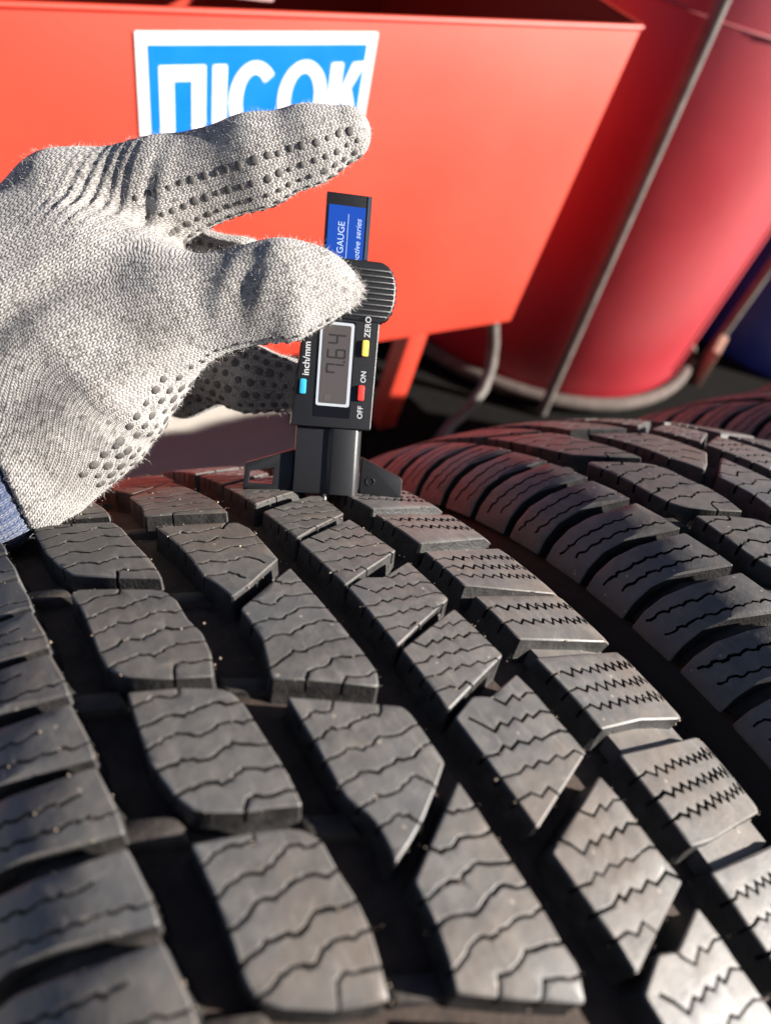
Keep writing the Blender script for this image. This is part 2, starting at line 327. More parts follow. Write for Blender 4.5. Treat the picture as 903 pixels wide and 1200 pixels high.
GD = 8.2        # groove depth, mm
def block_mesh(poly, sipes, scale=1.0, off=0.0, seed=0, width=.5, sd=4.0, depth=GD, draft=.9, bev=.42, step=4.0, lips=.12):
    rnd = random.Random(seed)
    if poly_area(poly) < 0: poly = poly[::-1]
    poly = chaikin(poly)
    if poly_area(poly) < 0: poly = poly[::-1]
    n = len(poly); ins = inset_poly(poly, bev)
    V = [Vector(p) for p in poly] + [Vector(p) for p in ins]; F = [list(range(n)), list(range(n, 2 * n))]; slots = set()
    for line in sipes:
        w = width * rnd.uniform(.85, 1.2) * .5
        for a, b in zip(line[:-1], line[1:]):
            a = Vector(a); b = Vector(b); d = b - a
            if d.length < 1e-4: continue
            d.normalize(); nn = Vector((-d.y, d.x)); k = len(V); ww = w * rnd.uniform(.8, 1.2); e = d * ww * .9
            V += [a - e + nn * ww, a - e - nn * ww, b + e - nn * ww, b + e + nn * ww]; F.append([k, k + 1, k + 2, k + 3]); slots.add(len(F) - 1)
            if lips:
                k = len(V); lw = ww + .34; e = e * .6; V += [a - e + nn * lw, a - e - nn * lw, b + e - nn * lw, b + e + nn * lw]; F.append([k, k + 1, k + 2, k + 3])
    x0, x1 = min(p[0] for p in poly), max(p[0] for p in poly); y0, y1 = min(p[1] for p in poly), max(p[1] for p in poly)
    gx = x0 + step * .5
    while gx < x1:
        gy = y0 + step * .5
        while gy < y1:
            p = (gx + rnd.uniform(-.6, .6), gy + rnd.uniform(-.6, .6))
            if inside(ins, *p): V.append(Vector(p))
            gy += step
        gx += step
    ov, oe, of, _, _, oorig = delaunay_2d_cdt(V, [], F, 1, 1e-4, True)
    pts = [(v.x, v.y) for v in ov]
    def od(x, y): return min(seg_dist(x, y, poly[i - 1], poly[i]) for i in range(n))
    dist = [od(*p) for p in pts]
    top = []; slot = []
    for f, o in zip(of, oorig):
        f = list(f)
        (a, b, c) = (pts[f[0]], pts[f[1]], pts[f[2]])
        if (b[0] - a[0]) * (c[1] - a[1]) - (b[1] - a[1]) * (c[0] - a[0]) < 0: f.reverse()
        if 0 in o: (slot if any(k in slots for k in o) else top).append(f)
    lipv = {i for f in slot for i in f}
    def h_top(i):
        x, y = pts[i]; d = dist[i]
        h = -bev * .75 * (1 - min(d / bev, 1)) ** 1.2 - (lips if lips and i in lipv else 0)
        return h + .10 * noise.noise((x * .12, y * .12, seed * 3.7)) - (.10 * max(0, noise.noise((x * .9, y * .9, seed * 1.3))) if d < bev else 0)
    MV = []; MF = []; NTOP = len(top)
    def vert(s, y, h): MV.append(on_tread(s, y, h, scale, off)); return len(MV) - 1
    it = {}; ib = {}
    def T(i):
        if i not in it: it[i] = vert(pts[i][0], pts[i][1], h_top(i))
        return it[i]
    def B(i):
        if i not in ib: ib[i] = vert(pts[i][0], pts[i][1], -sd)
        return ib[i]
    for f in top: MF.append(tuple(T(i) for i in f))
    for f in slot: MF.append(tuple(B(i) for i in f))
    # edges met by one top face only
    eds = {}
    for f in top:
        for i in range(3): eds[(f[i], f[(i + 1) % 3])] = 1
    seds = {}
    for f in slot:
        for i in range(3): seds[(f[i], f[(i + 1) % 3])] = 1
    cx = sum(p[0] for p in poly) / n; cy = sum(p[1] for p in poly) / n
    wn = {}
    def push(i):
        """outward direction of the outline at vertex i"""
        x, y = pts[i]; bx = by = 0.0
        for k in range(n):
            if seg_dist(x, y, poly[k - 1], poly[k]) < 2e-3:
                ex, ey = poly[k][0] - poly[k - 1][0], poly[k][1] - poly[k - 1][1]; L = math.hypot(ex, ey) + 1e-9
                bx += ey / L; by -= ex / L
        L = math.hypot(bx, by) or 1.0
        return bx / L, by / L
    def W(i, lvl):
        key = (i, lvl)
        if key not in wn:
            o = push(i); x, y = pts[i]
            if lvl == 0: k, h = .35, -depth * .55
            elif lvl == 1: k, h = draft, -depth + .7
            else: k, h = draft + .4, -depth - .2
            wn[key] = vert(x + o[0] * k, y + o[1] * k, h)
        return wn[key]
    for (a, b) in eds:
        if (b, a) in eds: continue
        if dist[a] < 2e-3 and dist[b] < 2e-3 and (b, a) not in seds:
            MF.append((T(b), T(a), W(a, 0), W(b, 0))); MF.append((W(b, 0), W(a, 0), W(a, 1), W(b, 1))); MF.append((W(b, 1), W(a, 1), W(a, 2), W(b, 2)))
        else: MF.append((T(b), T(a), B(a), B(b)))
    for (a, b) in seds:
        if (b, a) in seds or (b, a) in eds: continue
        if dist[a] < 2e-3 and dist[b] < 2e-3:
            MF.append((B(b), B(a), W(a, 0), W(b, 0))); MF.append((W(b, 0), W(a, 0), W(a, 1), W(b, 1))); MF.append((W(b, 1), W(a, 1), W(a, 2), W(b, 2)))
    me = bpy.data.meshes.new('tread_block'); me.from_pydata(MV, [], MF); me.update()
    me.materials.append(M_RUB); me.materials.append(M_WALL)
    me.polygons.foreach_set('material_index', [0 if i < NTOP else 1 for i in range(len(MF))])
    return me

def yrange(poly, x):
    ys = []
    for i in range(len(poly)):
        a, b = poly[i - 1], poly[i]
        if (a[0] - x) * (b[0] - x) <= 0 and a[0] != b[0]: ys.append(a[1] + (b[1] - a[1]) * (x - a[0]) / (b[0] - a[0]))
    return (min(ys), max(ys)) if ys else None
def fit_sipes(lines, src, dst):
    """carry the cuts of one block over to another of its kind"""
    def frame(p):
        x0, x1 = min(q[0] for q in p), max(q[0] for q in p); l = yrange(p, x0 + 2.0); r = yrange(p, x1 - 2.0)
        ar = abs(poly_area(p)) / (x1 - x0)
        return x0, x1, (l[0] + l[1]) / 2, (r[0] + r[1]) / 2, ar
    sx0, sx1, sl, sr, sh = frame(src); dx0, dx1, dl, dr, dh = frame(dst)
    out = []; rj = random.Random(int(dst[0][1] * 17)); 
    for l in lines:
        q = []; oy = rj.uniform(-.45, .45); wv = rj.uniform(0, 6); wa = rj.uniform(.1, .5)
        for x, y in l:
            f = (x - sx0) / (sx1 - sx0); t = (y - sl - (sr - sl) * f) / sh
            q.append((dx0 + f * (dx1 - dx0), dl + (dr - dl) * f + t * dh + oy + wa * math.sin(x * .35 + wv) + rj.uniform(-.18, .18)))
        out.append(overrun(q, dst))
    return out
def overrun(q, poly):
    """lengthen a cut whose ends stop just short of the block's edge"""
    n = len(poly)
    for end in (0, -1):
        p = q[end]; o = q[1 if end == 0 else -2]
        d = min(seg_dist(p[0], p[1], poly[i - 1], poly[i]) for i in range(n))
        if d < 1.6:
            L = math.hypot(p[0] - o[0], p[1] - o[1]) or 1
            e = (p[0] + (p[0] - o[0]) / L * (d + 1.2), p[1] + (p[1] - o[1]) / L * (d + 1.2))
            if end == 0: q.insert(0, e)
            else: q.append(e)
    return q
def shift(p, dy): return [(x, y + dy) for x, y in p]

def zig_shoulder(x0, y0, x1, y1, rnd):
    """saw-tooth cut that grows tighter and deeper towards the shoulder"""
    q = [(x0 - 1.5, y0 + .2), (x0 + 2.0, y0)]; x = x0 + 2.0; s = 1
    while x < x1 - 1.0:
        t = (x - x0) / (x1 - x0); wl = 2.1 - 1.05 * t
        x += wl * rnd.uniform(.85, 1.15)
        q.append((x, y0 + (y1 - y0) * (x - x0) / (x1 - x0) + s * (.95 + .55 * t) * rnd.uniform(.6, 1.25))); s = -s
    return q
def zig_middle(p, rnd):
    """the five saw-tooth cuts across a block of the fourth row"""
    y0, y1 = min(q[1] for q in p), max(q[1] for q in p); out = []
    for l in SIPES['SD']:
        n = len(l); mx = sum(q[0] for q in l) / n; my = sum(q[1] for q in l) / n
        q = []
        for i, (x, y) in enumerate(l):
            z = my - .095 * (x - mx); e = (y - z) * (1.25 if 0 < i < n - 1 else 1.0)
            t = (z + e + 10.5) / 35.2
            q.append((min(max(x + (rnd.uniform(-.25, .25) if 0 < i < n - 1 else 0), 91.4), 118.9), y0 + t * (y1 - y0) + rnd.uniform(-.12, .12)))
        out.append(overrun(q, p))
    return out
def roughen(l, rnd):
    """small extra kinks along a stepped cut"""
    q = [l[0]]
    for a, b in zip(l[:-1], l[1:]):
        L = math.hypot(b[0] - a[0], b[1] - a[1])
        if L > 1.8:
            k = rnd.uniform(.35, .65); s = rnd.choice((-1, 1)) * rnd.uniform(.15, .42)
            q.append((a[0] + (b[0] - a[0]) * k - (b[1] - a[1]) / L * s, a[1] + (b[1] - a[1]) * k + (b[0] - a[0]) / L * s))
        q.append(b)
    return q
def stair_shoulder(x0, y0, x1, rnd):
    q = [(x0 + 1.5, y0)]; x = x0; y = y0; k = 0
    while x > x1:
        dx, dy = ((2.6, .2), (2.2, 1.5), (1.8, -.1), (2.4, 1.2))[k % 4]
        x -= dx * rnd.uniform(.85, 1.15); y += dy * rnd.uniform(.8, 1.2); q.append((x, y)); k += 1
    return q

def tread_layout():
    """(row, outline, cuts) of every block on the stretch of the tyre that shows, in mm across and along the tread"""
    B = {k: [tuple(p) for p in v] for k, v in BLOCKS.items()}; out = []
    for r, lo, hi in (('B', 24.6, 48.6), ('C', 57.0, 82.0), ('D', 91.6, 118.2), ('E', 127.3, 160.5)):
        for k in B:
            if k[0] == r: # true up the measured outlines: the rows' sides lie on circles
                p = B[k]; a, b = min(q[0] for q in p), max(q[0] for q in p)
                B[k] = [(lo + (q[0] - a) / (b - a) * (hi - lo), q[1]) for q in p]
    rows = {'B': [], 'C': [], 'D': [], 'E': []}
    rows['B'] = [B['B1'], B['B2'], B['B3'], B['B4']] + [shift(B['B1'], 52.5 * k) for k in (1, 2, 3)] + [shift(B['B4'], -40.8 * k) for k in range(1, 8)]
    for p in rows['B']: out.append(('B', p, fit_sipes(SIPES['SB'], B['B4'], p)))
    c3, c4 = SIPES['SC3'], SIPES['SC4']
    for p in [B['C1'], B['C3'], shift(B['C1'], 91.5)] + [shift(B['C3'], -75.5 * k) for k in range(1, 5)]: out.append(('C', p, fit_sipes(c3, B['C3'], p)))
    for p in [B['C0'], B['C2'], B['C4'], shift(B['C0'], 91.5)] + [shift(B['C4'], -75.5 * k) for k in range(1, 5)]: out.append(('C', p, fit_sipes(c4, B['C4'], p)))
    for p in [B['D1'], B['D3'], B['D5'], shift(B['D1'], 60.5), shift(B['D1'], 121)] + [shift(B['D5'], -66.3 * k) for k in range(1, 5)]: out.append(('D', p, zig_middle(p, random.Random(int(p[0][1] * 10)))))
    for p in [B['D0'], B['D2'], B['D4'], shift(B['D0'], 61), shift(B['D0'], 122)] + [shift(B['D4'], -66.3 * k) for k in range(1, 5)]: out.append(('D', p, zig_middle(p, random.Random(int(p[0][1] * 10)))))
    for i, p in enumerate([B['E1'], B['E2'], B['E3'], B['E4'], B['E5']] + [shift(B['E5'], -32.3 * k) for k in range(1, 9)] + [shift(B['E1'], 29.5 * k) for k in range(1, 7)]):
        p = list(p); rnd = random.Random(i)
        x0 = min(q[0] for q in p); x1 = max(q[0] for q in p); c = []
        lo, hi = yrange(p, x0 + 1.5); lo1, hi1 = yrange(p, x1 - 4)
        ts = (.27, .50, .74) if i in (1, 3, 4, 5, 7, 9, 10, 13, 15, 16) else (.36, .70)
        for t in ts: c.append(zig_shoulder(x0, lo + (hi - lo) * t, x1, lo1 + (hi1 - lo1) * t, rnd))
        # the shoulder face turns down past the outer edge
        ymx = sorted(q[1] for q in p if q[0] > x1 - 6)
        a, b = ymx[0], ymx[-1]
        p2 = [q for q in p if q[0] < x1 - 6] + [(x1 - 3, b), (x1 + 3, b - 1.0), (x1 + 3, a + .4), (x1 - 3, a)]
        ctr = (sum(q[0] for q in p2) / len(p2), sum(q[1] for q in p2) / len(p2))
        p2.sort(key=lambda q: math.atan2(q[1] - ctr[1], q[0] - ctr[0]))
        out.append(('E', p2, c))
    bots = [119.7, 101.0, 80.7, 61.4, 42.2, 22.9]; tops = [137.0, 116.7, 97.5, 78.1, 57.9, 38.6]
    for k in range(1, 15): bots.append(22.9 - 19.5 * k); tops.append(38.6 - 19.5 * k)
    for k in range(1, 9): bots.append(119.7 + 20 * k); tops.append(136.5 + 20 * k)
    for i, (b, t) in enumerate(zip(bots, tops)):
        rnd = random.Random(90 + i)
        p = [(15.2, b), (15.4, b + 6), (14.6, t + .7), (-3, t + 5.3), (-12, t + 8.1), (-20, t + 9.2), (-27, t + 9.2), (-27, b + 9.6), (-20, b + 9.8), (-12, b + 9.2), (-4, b + 6.9)]
        c = [stair_shoulder(15, b + 4.6, -19, rnd), stair_shoulder(5.5, b + 13.4, -20, rnd)] if i % 3 else [stair_shoulder(15, b + 5.6, -19, rnd), stair_shoulder(8.5, b + 12.6, -20, rnd)]
        out.append(('A', p[::-1], c))
    rr = random.Random(5)
    out = [(r, p, [roughen(l, rr) for l in c] if r in 'ABC' else c) for r, p, c in out]
    return out
LAYOUT = tread_layout()

def build_tyre(name, loc, rz, label, scale=1.0, off=0.0, row_off=None, sipe_w=.60, lips=True):
    root = empty(name, loc, rz, label, 'tyre', 'winter tyres standing side by side')
    for i, (row, p, c) in enumerate(LAYOUT):
        o = off + (row_off or {}).get(row, 0.0)
        me = block_mesh(p, c, scale, o, seed=i + 1, width=sipe_w * {'A': 1.05, 'B': 1.2, 'C': 1.15, 'D': 1.2, 'E': 1.35}[row], depth=GD, draft=1.3 if row in 'AE' else .7, lips={'B': .12, 'C': .11, 'A': .07, 'D': .05, 'E': .04}[row] if lips else 0)
        link('tread_block', me, None, root, smooth=30)
    # raised rubber between neighbouring blocks of the outer shoulder
    es = [p for row, p, c in LAYOUT if row == 'E']
    for p in es:
        lo = yrange(p, 150.0)[0]; lo1 = yrange(p, 131.0)[0]; o = off + (row_off or {}).get('E', 0.0); q = MB()
        pl = [(133, lo1 - 7.5), (150, lo - 8), (161.5, lo - 8), (161.5, lo + 1.5), (150, lo + 1.5), (133, lo1 + 1.5)]; n = len(pl)
        V = [on_tread(x, y, -3.8, scale, o) for x, y in pl] + [on_tread(x - (1.5 if x < 140 else 0), y, -GD, scale, o) for x, y in pl]
        q.add(V, [tuple(range(n))] + [(i, n + i, n + (i + 1) % n, (i + 1) % n) for i in range(n)]); q.build('tie_bar', M_RUB, root, smooth=None)
    def bar(pl, h, o, foot=1.2):
        n = len(pl); cx = sum(p[0] for p in pl) / n; cy = sum(p[1] for p in pl) / n; q = MB()
        def out(p, d): L = math.hypot(p[0] - cx, p[1] - cy); return (p[0] + (p[0] - cx) / L * d, p[1] + (p[1] - cy) / L * d)
        V = [on_tread(*out(p, -.8), h, scale, o) for p in pl] + [on_tread(*p, h - .5, scale, o) for p in pl] + [on_tread(*out(p, foot), -GD, scale, o) for p in pl]
        q.add(V, [tuple(range(n))] + [(k * n + i, k * n + n + i, k * n + n + (i + 1) % n, k * n + (i + 1) % n) for k in (0, 1) for i in range(n)]); q.build('tie_bar', M_GRV2, root, smooth=60)
    ro = row_off or {}
    for row, p, c in LAYOUT:
        if row == 'B':
            yb = yrange(p, 27)[0]; bar([(14.6, yb + 5.5), (14.6, yb - .5), (25.5, yb - 5.5), (25.5, yb + .5)], -5.0, off + ro.get('B', 0))
            yb = yrange(p, 46.5)[0]; bar([(48, yb + .5), (48, yb - 5.0), (58, yb - 9.5), (58, yb - 4.5)], -6.0, off + ro.get('B', 0))
        if row == 'A':
            b0 = yrange(p, 12)[0]; b1 = yrange(p, -10)[0]
            bar([(14.6, b0 + 1.5), (14.6, b0 - 5), (-2, b0 - 1.2), (-26, b1 - 4.5), (-26, b1 + 2), (-2, b0 + 6.5)], -4.6, off + ro.get('A', 0), .3)
    # the rest of the tread runs on round the tyre out of sight
    r = MB(); lo, hi = 320, 2 * math.pi * RT / scale - 235
    def slab(p, y):
        n = len(p); a = [on_tread(q[0], q[1] + y, 0, scale, off) for q in p]; b = [on_tread(q[0], q[1] + y, -GD - .2, scale, off) for q in p]
        r.add(a + b, [tuple(range(n))] + [(i, n + i, n + (i + 1) % n, (i + 1) % n) for i in range(n)])
    y = lo
    while y < hi - 40:
        for x0, x1, k, ln in ((24.6, 48.6, 1, 36), (57, 82, 1, 36)): slab([(x0, 0), (x1, -8), (x1, ln - 8), (x0, ln)], y)
        for k in (0, 20.4): slab([(-24, 7), (15, -1), (15, 15), (-24, 23)], y + k)
        for k in (0, ): 
            slab([(91.6, 0), (118, 6), (118, 34), (91.6, 28)], y); slab([(127.3, 0), (166, -2), (166, 32), (127.3, 34)], y)
        y += 40.8
    r.build('tread', M_RUB, root, kind='stuff', smooth=None)
    # carcass: groove floor, shoulders, sidewalls, beads and the inside, as one turned shell
    pr = []
    def P(u, rr): pr.append(((u - UM) / 1000, rr / 1000))
    for s in np.linspace(-30, 163, 60):
        u, rr, nu, nr = prof(float(s)); P(u - nu * GD * -1 * -1 if False else u + nu * -GD, rr - nr * GD)
    for a, b in ((172.5, 270), (173.5, 252), (169, 228), (160, 212), (153, 204), (150, 197), (142, 196), (141, 204), (147, 216), (158, 235), (160, 260), (150, 288), (110, 300), (40, 300), (-4, 288), (-18, 262), (-16, 235), (-6, 216), (1, 204), (0, 196), (-8, 197), (-11, 204), (-18, 212), (-27, 228), (-31.5, 252), (-30.5, 270)): P(a, b)
    NS = 220; V = []; F = []; n = len(pr)
    for k in range(NS):
        t = 2 * math.pi * k / NS; sn, cs = math.sin(t), math.cos(t)
        V += [(x, r_ * sn, RT / 1000 + r_ * cs) for x, r_ in pr]
    for k in range(NS):
        j = (k + 1) % NS
        for i in range(n): F.append((k * n + i, j * n + i, j * n + (i + 1) % n, k * n + (i + 1) % n))
    cme = mesh('carcass', V, F)
    bm = bmesh.new(); bm.from_mesh(cme); bmesh.ops.recalc_face_normals(bm, faces=bm.faces); bm.to_mesh(cme); bm.free()
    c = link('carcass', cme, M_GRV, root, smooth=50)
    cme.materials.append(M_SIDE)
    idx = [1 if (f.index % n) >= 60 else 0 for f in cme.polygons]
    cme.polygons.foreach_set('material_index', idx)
    return root

def copy_tree(o, loc, rz, rot_x=0.0, label=None):
    c = o.copy(); COL.objects.link(c); c.location = loc; c.rotation_euler = (0, 0, rz)
    if label: c['label'] = label
    for ch in o.children:
        d = ch.copy(); COL.objects.link(d); d.parent = c
    return c

def add_grit(root, n, seed, scale=1.0, off=0.0):
    """sand grains caught on the block edges, in the cuts and on the groove floor"""
    rnd = random.Random(seed); m = MB()
    for k in range(n):
        row, p, c = rnd.choice(LAYOUT); i = rnd.randrange(len(p)); q = rnd.random()
        if q < .5:
            a, b = p[i - 1], p[i]; t = rnd.random(); x, y, h = a[0] + (b[0] - a[0]) * t + .4, a[1] + (b[1] - a[1]) * t - .4, rnd.choice((-.15, -.3, -rnd.uniform(.3, 4), -rnd.uniform(.3, 6)))
        elif q < .8 and c:
            l = rnd.choice(c); j = rnd.randrange(len(l) - 1); t = rnd.random(); x, y, h = l[j][0] + (l[j + 1][0] - l[j][0]) * t, l[j][1] + (l[j + 1][1] - l[j][1]) * t, -.12
        else: x, y, h = p[i][0] + rnd.uniform(-7, 7), p[i][1] + rnd.uniform(-5, 5), -GD + .1
        r = rnd.choice((.07, .08, .09, .10, .12, .15, .20, .32)) * rnd.uniform(.8, 1.3)
        V = [on_tread(x + r * a_ * rnd.uniform(.6, 1.3), y + r * b_ * rnd.uniform(.6, 1.3), h + r * c_, scale, off) for a_, b_, c_ in ((1, 0, 0), (-1, 0, 0), (0, 1, 0), (0, -1, 0), (0, 0, 1), (0, 0, -1))]
        m.add(V, [(0, 2, 4), (2, 1, 4), (1, 3, 4), (3, 0, 4), (2, 0, 5), (1, 2, 5), (3, 1, 5), (0, 3, 5)])
    m.build('grit', M_GRIT, root, smooth=None, kind='stuff')
M_GRIT = plain('sand_grains', (.34, .26, .19), .8, nscale=1200, namp=.5)
tyre1 = build_tyre('tyre', (UM / 1000, 0, 0), 0, 'nearest winter tyre, under the gauge and the gloved hand, with its whole tread in view')
add_grit(tyre1, 4500, 3)
tyre2 = build_tyre('tyre', (UM / 1000 + .1986, -.023, 0), -.0514, 'middle winter tyre of the row, its dark shoulder ribs beside the nearest tyre', scale=1.187, off=.0196,
                   row_off={'B': -.041, 'C': -.041, 'D': -.041, 'E': -.041}, sipe_w=.72, lips=False)
tyre3 = copy_tree(tyre2, (UM / 1000 + .405, -.047, 0), -.06, label='farthest winter tyre, only the top of its tread showing at the right edge')

for k, dx in enumerate((.60, .80, 1.0, 1.2)):  # unseen tyres added along the row to shade the box leg and ground
    copy_tree(tyre2, (UM / 1000 + dx, -.048 - .005 * k, 0), -.05 + .01 * (k % 3), label='unseen winter tyre added beyond the right edge to cast shade, %s in the row' % ('fourth', 'fifth', 'sixth', 'last')[k])

# ------------------------------------------------------------------ ground
g = MB(); N = 24
g.add([(-6, -6, 0), (8, -6, 0), (8, 8, 0), (-6, 8, 0)], [(0, 1, 2, 3)])
tag(g.build('floor', M_FLOOR, smooth=None), kind='structure')

mt = empty('shade_sheet', (.80, .98, 0), 0, 'black sheet added on the ground in place of shade under the tank and the drum', 'mat')  # black sheet added to darken ground that only lies in shade
m = MB(); m.prism(round_poly([(-.30, -.52), (1.7, -.52), (1.7, .6), (-.30, .6)], .04), .002, .007); m.build('sheet', plain('shade_black', (.007, .0066, .006), .95, spec=.05, nscale=90, bump=.001), mt)
# ------------------------------------------------------------------ red sand box on legs, lidless
BX0, BX1, BY0, BY1, BZ = -0.30, 0.725, 0.60, 1.06, 0.252
def ztop(x): return 0.6155 - (BX1 - x) * 0.052
box = empty('sand_box', ((BX0 + BX1) / 2, (BY0 + BY1) / 2, 0), 0, 'red sand box on legs, with an unseen cover added to shade its inside, carrying a blue and white sign', 'sand box')
BO = Vector(box.location)
def bpt(x, y, z): return (x - BO.x, y - BO.y, z - BO.z)
def panel(x0, y0, x1, y1, th, nx, ny):
    """upright sheet between two plan points, top following the box rim"""
    m = MB(); V = []
    for (x, y) in ((x0, y0), (x1, y1), (x1 + nx * th, y1 + ny * th), (x0 + nx * th, y0 + ny * th)): V.append(bpt(x, y, BZ))
    for (x, y) in ((x0, y0), (x1, y1), (x1 + nx * th, y1 + ny * th), (x0 + nx * th, y0 + ny * th)): V.append(bpt(x, y, ztop(x)))
    return m.add(V, [(0, 3, 2, 1), (4, 5, 6, 7), (0, 1, 5, 4), (1, 2, 6, 5), (2, 3, 7, 6), (3, 0, 4, 7)])
panel(BX0, BY0, BX1, BY0, .003, 0, 1).build('front_panel', M_BOXRED, box, bevel=.0012)
panel(BX1, BY0 + .0035, BX1, BY1 - .0035, .003, -1, 0).build('side_panel', M_BOXRED, box)
panel(BX0, BY0 + .0035, BX0, BY1 - .0035, .003, 1, 0).build('side_panel', M_BOXRED, box)
panel(BX0, BY1 - .003, BX1, BY1 - .003, .003, 0, 1).build('back_panel', M_BOXRED, box)
m = MB(); m.box(bpt(BX0 + .004, BY0 + .004, BZ + .004), bpt(BX1 - .004, BY1 - .004, BZ + .008)); m.build('bottom_panel', M_BOXRED, box)
# folded rim along the four top edges
for (x0, y0, x1, y1) in ((BX0, BY0, BX1, BY0), (BX1, BY0, BX1, BY1), (BX1, BY1, BX0, BY1), (BX0, BY1, BX0, BY0)):
    m = MB(); m.tube([bpt(x0, y0, ztop(x0) + .001), bpt(x1, y1, ztop(x1) + .001)], .0024, 10); m.build('rim', M_BOXRED, box)
for (x, y) in ((BX1 - .090, BY0 + .085), (BX1 - .13, BY1 - .05), (BX0 + .1, BY0 + .05), (BX0 + .1, BY1 - .05)):
    m = MB(); m.box(bpt(x - .016, y - .016, 0.001), bpt(x + .016, y + .016, BZ - .001)); m.build('leg', M_BOXRED, box, bevel=.002)
m = MB(); m.box(bpt(.262, BY0 + .006, .600), bpt(.312, BY0 + .03, .612)); m.build('hinge', plain('pink_grey_steel', (.42, .25, .24), .5), box, bevel=.003)
m = MB(); l0, l1 = .622, .700  # unseen cover plate added above the rim to keep sun out of the box
V = [bpt(BX0 - .01, BY1 + .01, l0), bpt(BX1 + .01, BY1 + .01, l0), bpt(BX1 + .01, BY0 - .005, l1), bpt(BX0 - .01, BY0 - .005, l1)]
m.add(V + [(a, b, c + .004) for a, b, c in V], [(0, 3, 2, 1), (4, 5, 6, 7), (0, 1, 5, 4), (1, 2, 6, 5), (2, 3, 7, 6), (3, 0, 4, 7)]); m.build('shade_lid', M_BOXRED, box, smooth=None)
M_SAND = plain('dark_sand', (.10, .075, .06), .95, nscale=500, namp=.4, bump=.002)
m = MB(); q = 30; V = []; F = []
for j in range(q + 1):
    for i in range(q + 1):
        x = BX0 + .006 + (BX1 - BX0 - .012) * i / q; y = BY0 + .006 + (BY1 - BY0 - .012) * j / q
        V.append(bpt(x, y, .36 + .03 * noise.noise((x * 5, y * 5, 2))))
for j in range(q):
    for i in range(q): a = j * (q + 1) + i; F.append((a, a + 1, a + q + 2, a + q + 1))
m.add(V, F).build('sand', M_SAND, box, smooth=180)

# sign: white plate, blue field, white letters
def sign_pt(a, b, d):
    """a across, b down from the plate's upper left corner, d proud of the panel"""
    c, s_ = math.cos(math.radians(3.9)), math.sin(math.radians(3.9))
    return bpt(.2021 + a * c + b * s_, BY0 - d, .5757 + a * s_ - b * c)
def flat(polys, d0, d1, name, mat, parent):
    m = MB()
    for p in polys:
        n = len(p); V = [sign_pt(a, b, d0) for a, b in p] + [sign_pt(a, b, d1) for a, b in p]
        m.add(V, [tuple(range(n, 2 * n))] + [(i, (i + 1) % n, n + (i + 1) % n, n + i) for i in range(n)])
    me = mesh(name, m.V, m.F); bm = bmesh.new(); bm.from_mesh(me); bmesh.ops.recalc_face_normals(bm, faces=bm.faces)
    bm.to_mesh(me); bm.free()
    return link(name, me, mat, parent)
SW, SH = .2046, .091
sign = flat([[(0, 0), (SW, 0), (SW, SH), (0, SH)]], .0004, .0014, 'sign', M_SIGNW, box)
flat([[(.0085, .0085), (SW - .0085, .0085), (SW - .0085, SH - .0085), (.0085, SH - .0085)]], .0015, .0018, 'blue_field', M_SIGNB, sign)
def arc_band(cx, cy, rx, ry, t, a0, a1, n=26):
    out = []
    for k in range(n):
        q = []
        for (j, e) in ((k, 0), (k + 1, 0), (k + 1, 1), (k, 1)):
            a = math.radians(a0 + (a1 - a0) * j / n); q.append((cx + (rx - t * e) * math.cos(a), cy - (ry - t * e * .85) * math.sin(a)))
        out.append(q)
    return out
T0, T1, ST = .0228, .0785, .0108
letters = [[(.0165, T0), (.0530, T0), (.0530, T0 + ST), (.0165, T0 + ST)], [(.0165, T0 + ST), (.0165 + ST, T0 + ST), (.0165 + ST, T1), (.0165, T1)], [(.0530 - ST, T0 + ST), (.0530, T0 + ST), (.0530, T1), (.0530 - ST, T1)],
           [(.0592, T0), (.0592 + ST + .0005, T0), (.0592 + ST + .0005, T1), (.0592, T1)]]
letters += arc_band(.0950, (T0 + T1) / 2, .0218, .0302, ST, 42, 318)
letters += arc_band(.1392, (T0 + T1) / 2, .0226, .0302, ST, 0, 360, 36)
kx = .1640
letters += [[(kx, T0), (kx + ST, T0), (kx + ST, T1), (kx, T1)],
            [(kx + ST, .0475), (kx + .0205, T0), (kx + .0330, T0 - .0006), (kx + .0155, .0530), (kx + ST, .0560)],
            [(kx + .0135, .0505), (kx + .0215, .0440), (kx + .0345, T1), (kx + .0220, T1)]]
flat(letters, .0019, .0021, 'lettering', M_SIGNW, sign)

# ------------------------------------------------------------------ red tank behind, in a frame of two uprights and a ring
TC = (1.150, .955); TRAD = .365
tank = empty('steel_tank', (TC[0], TC[1], 0), 0, 'tall round deep red steel tank standing behind the sand box', 'tank')
pf = [(TRAD - .03, .010), (TRAD - .006, .016), (TRAD, .03)]
pf += [(TRAD, .72), (TRAD - .01, .75), (TRAD - .08, .80), (TRAD - .3, .82)]
m = MB(); m.lathe(pf, 160, cap=True); tb = m.build('body', M_TANK, tank, smooth=30)
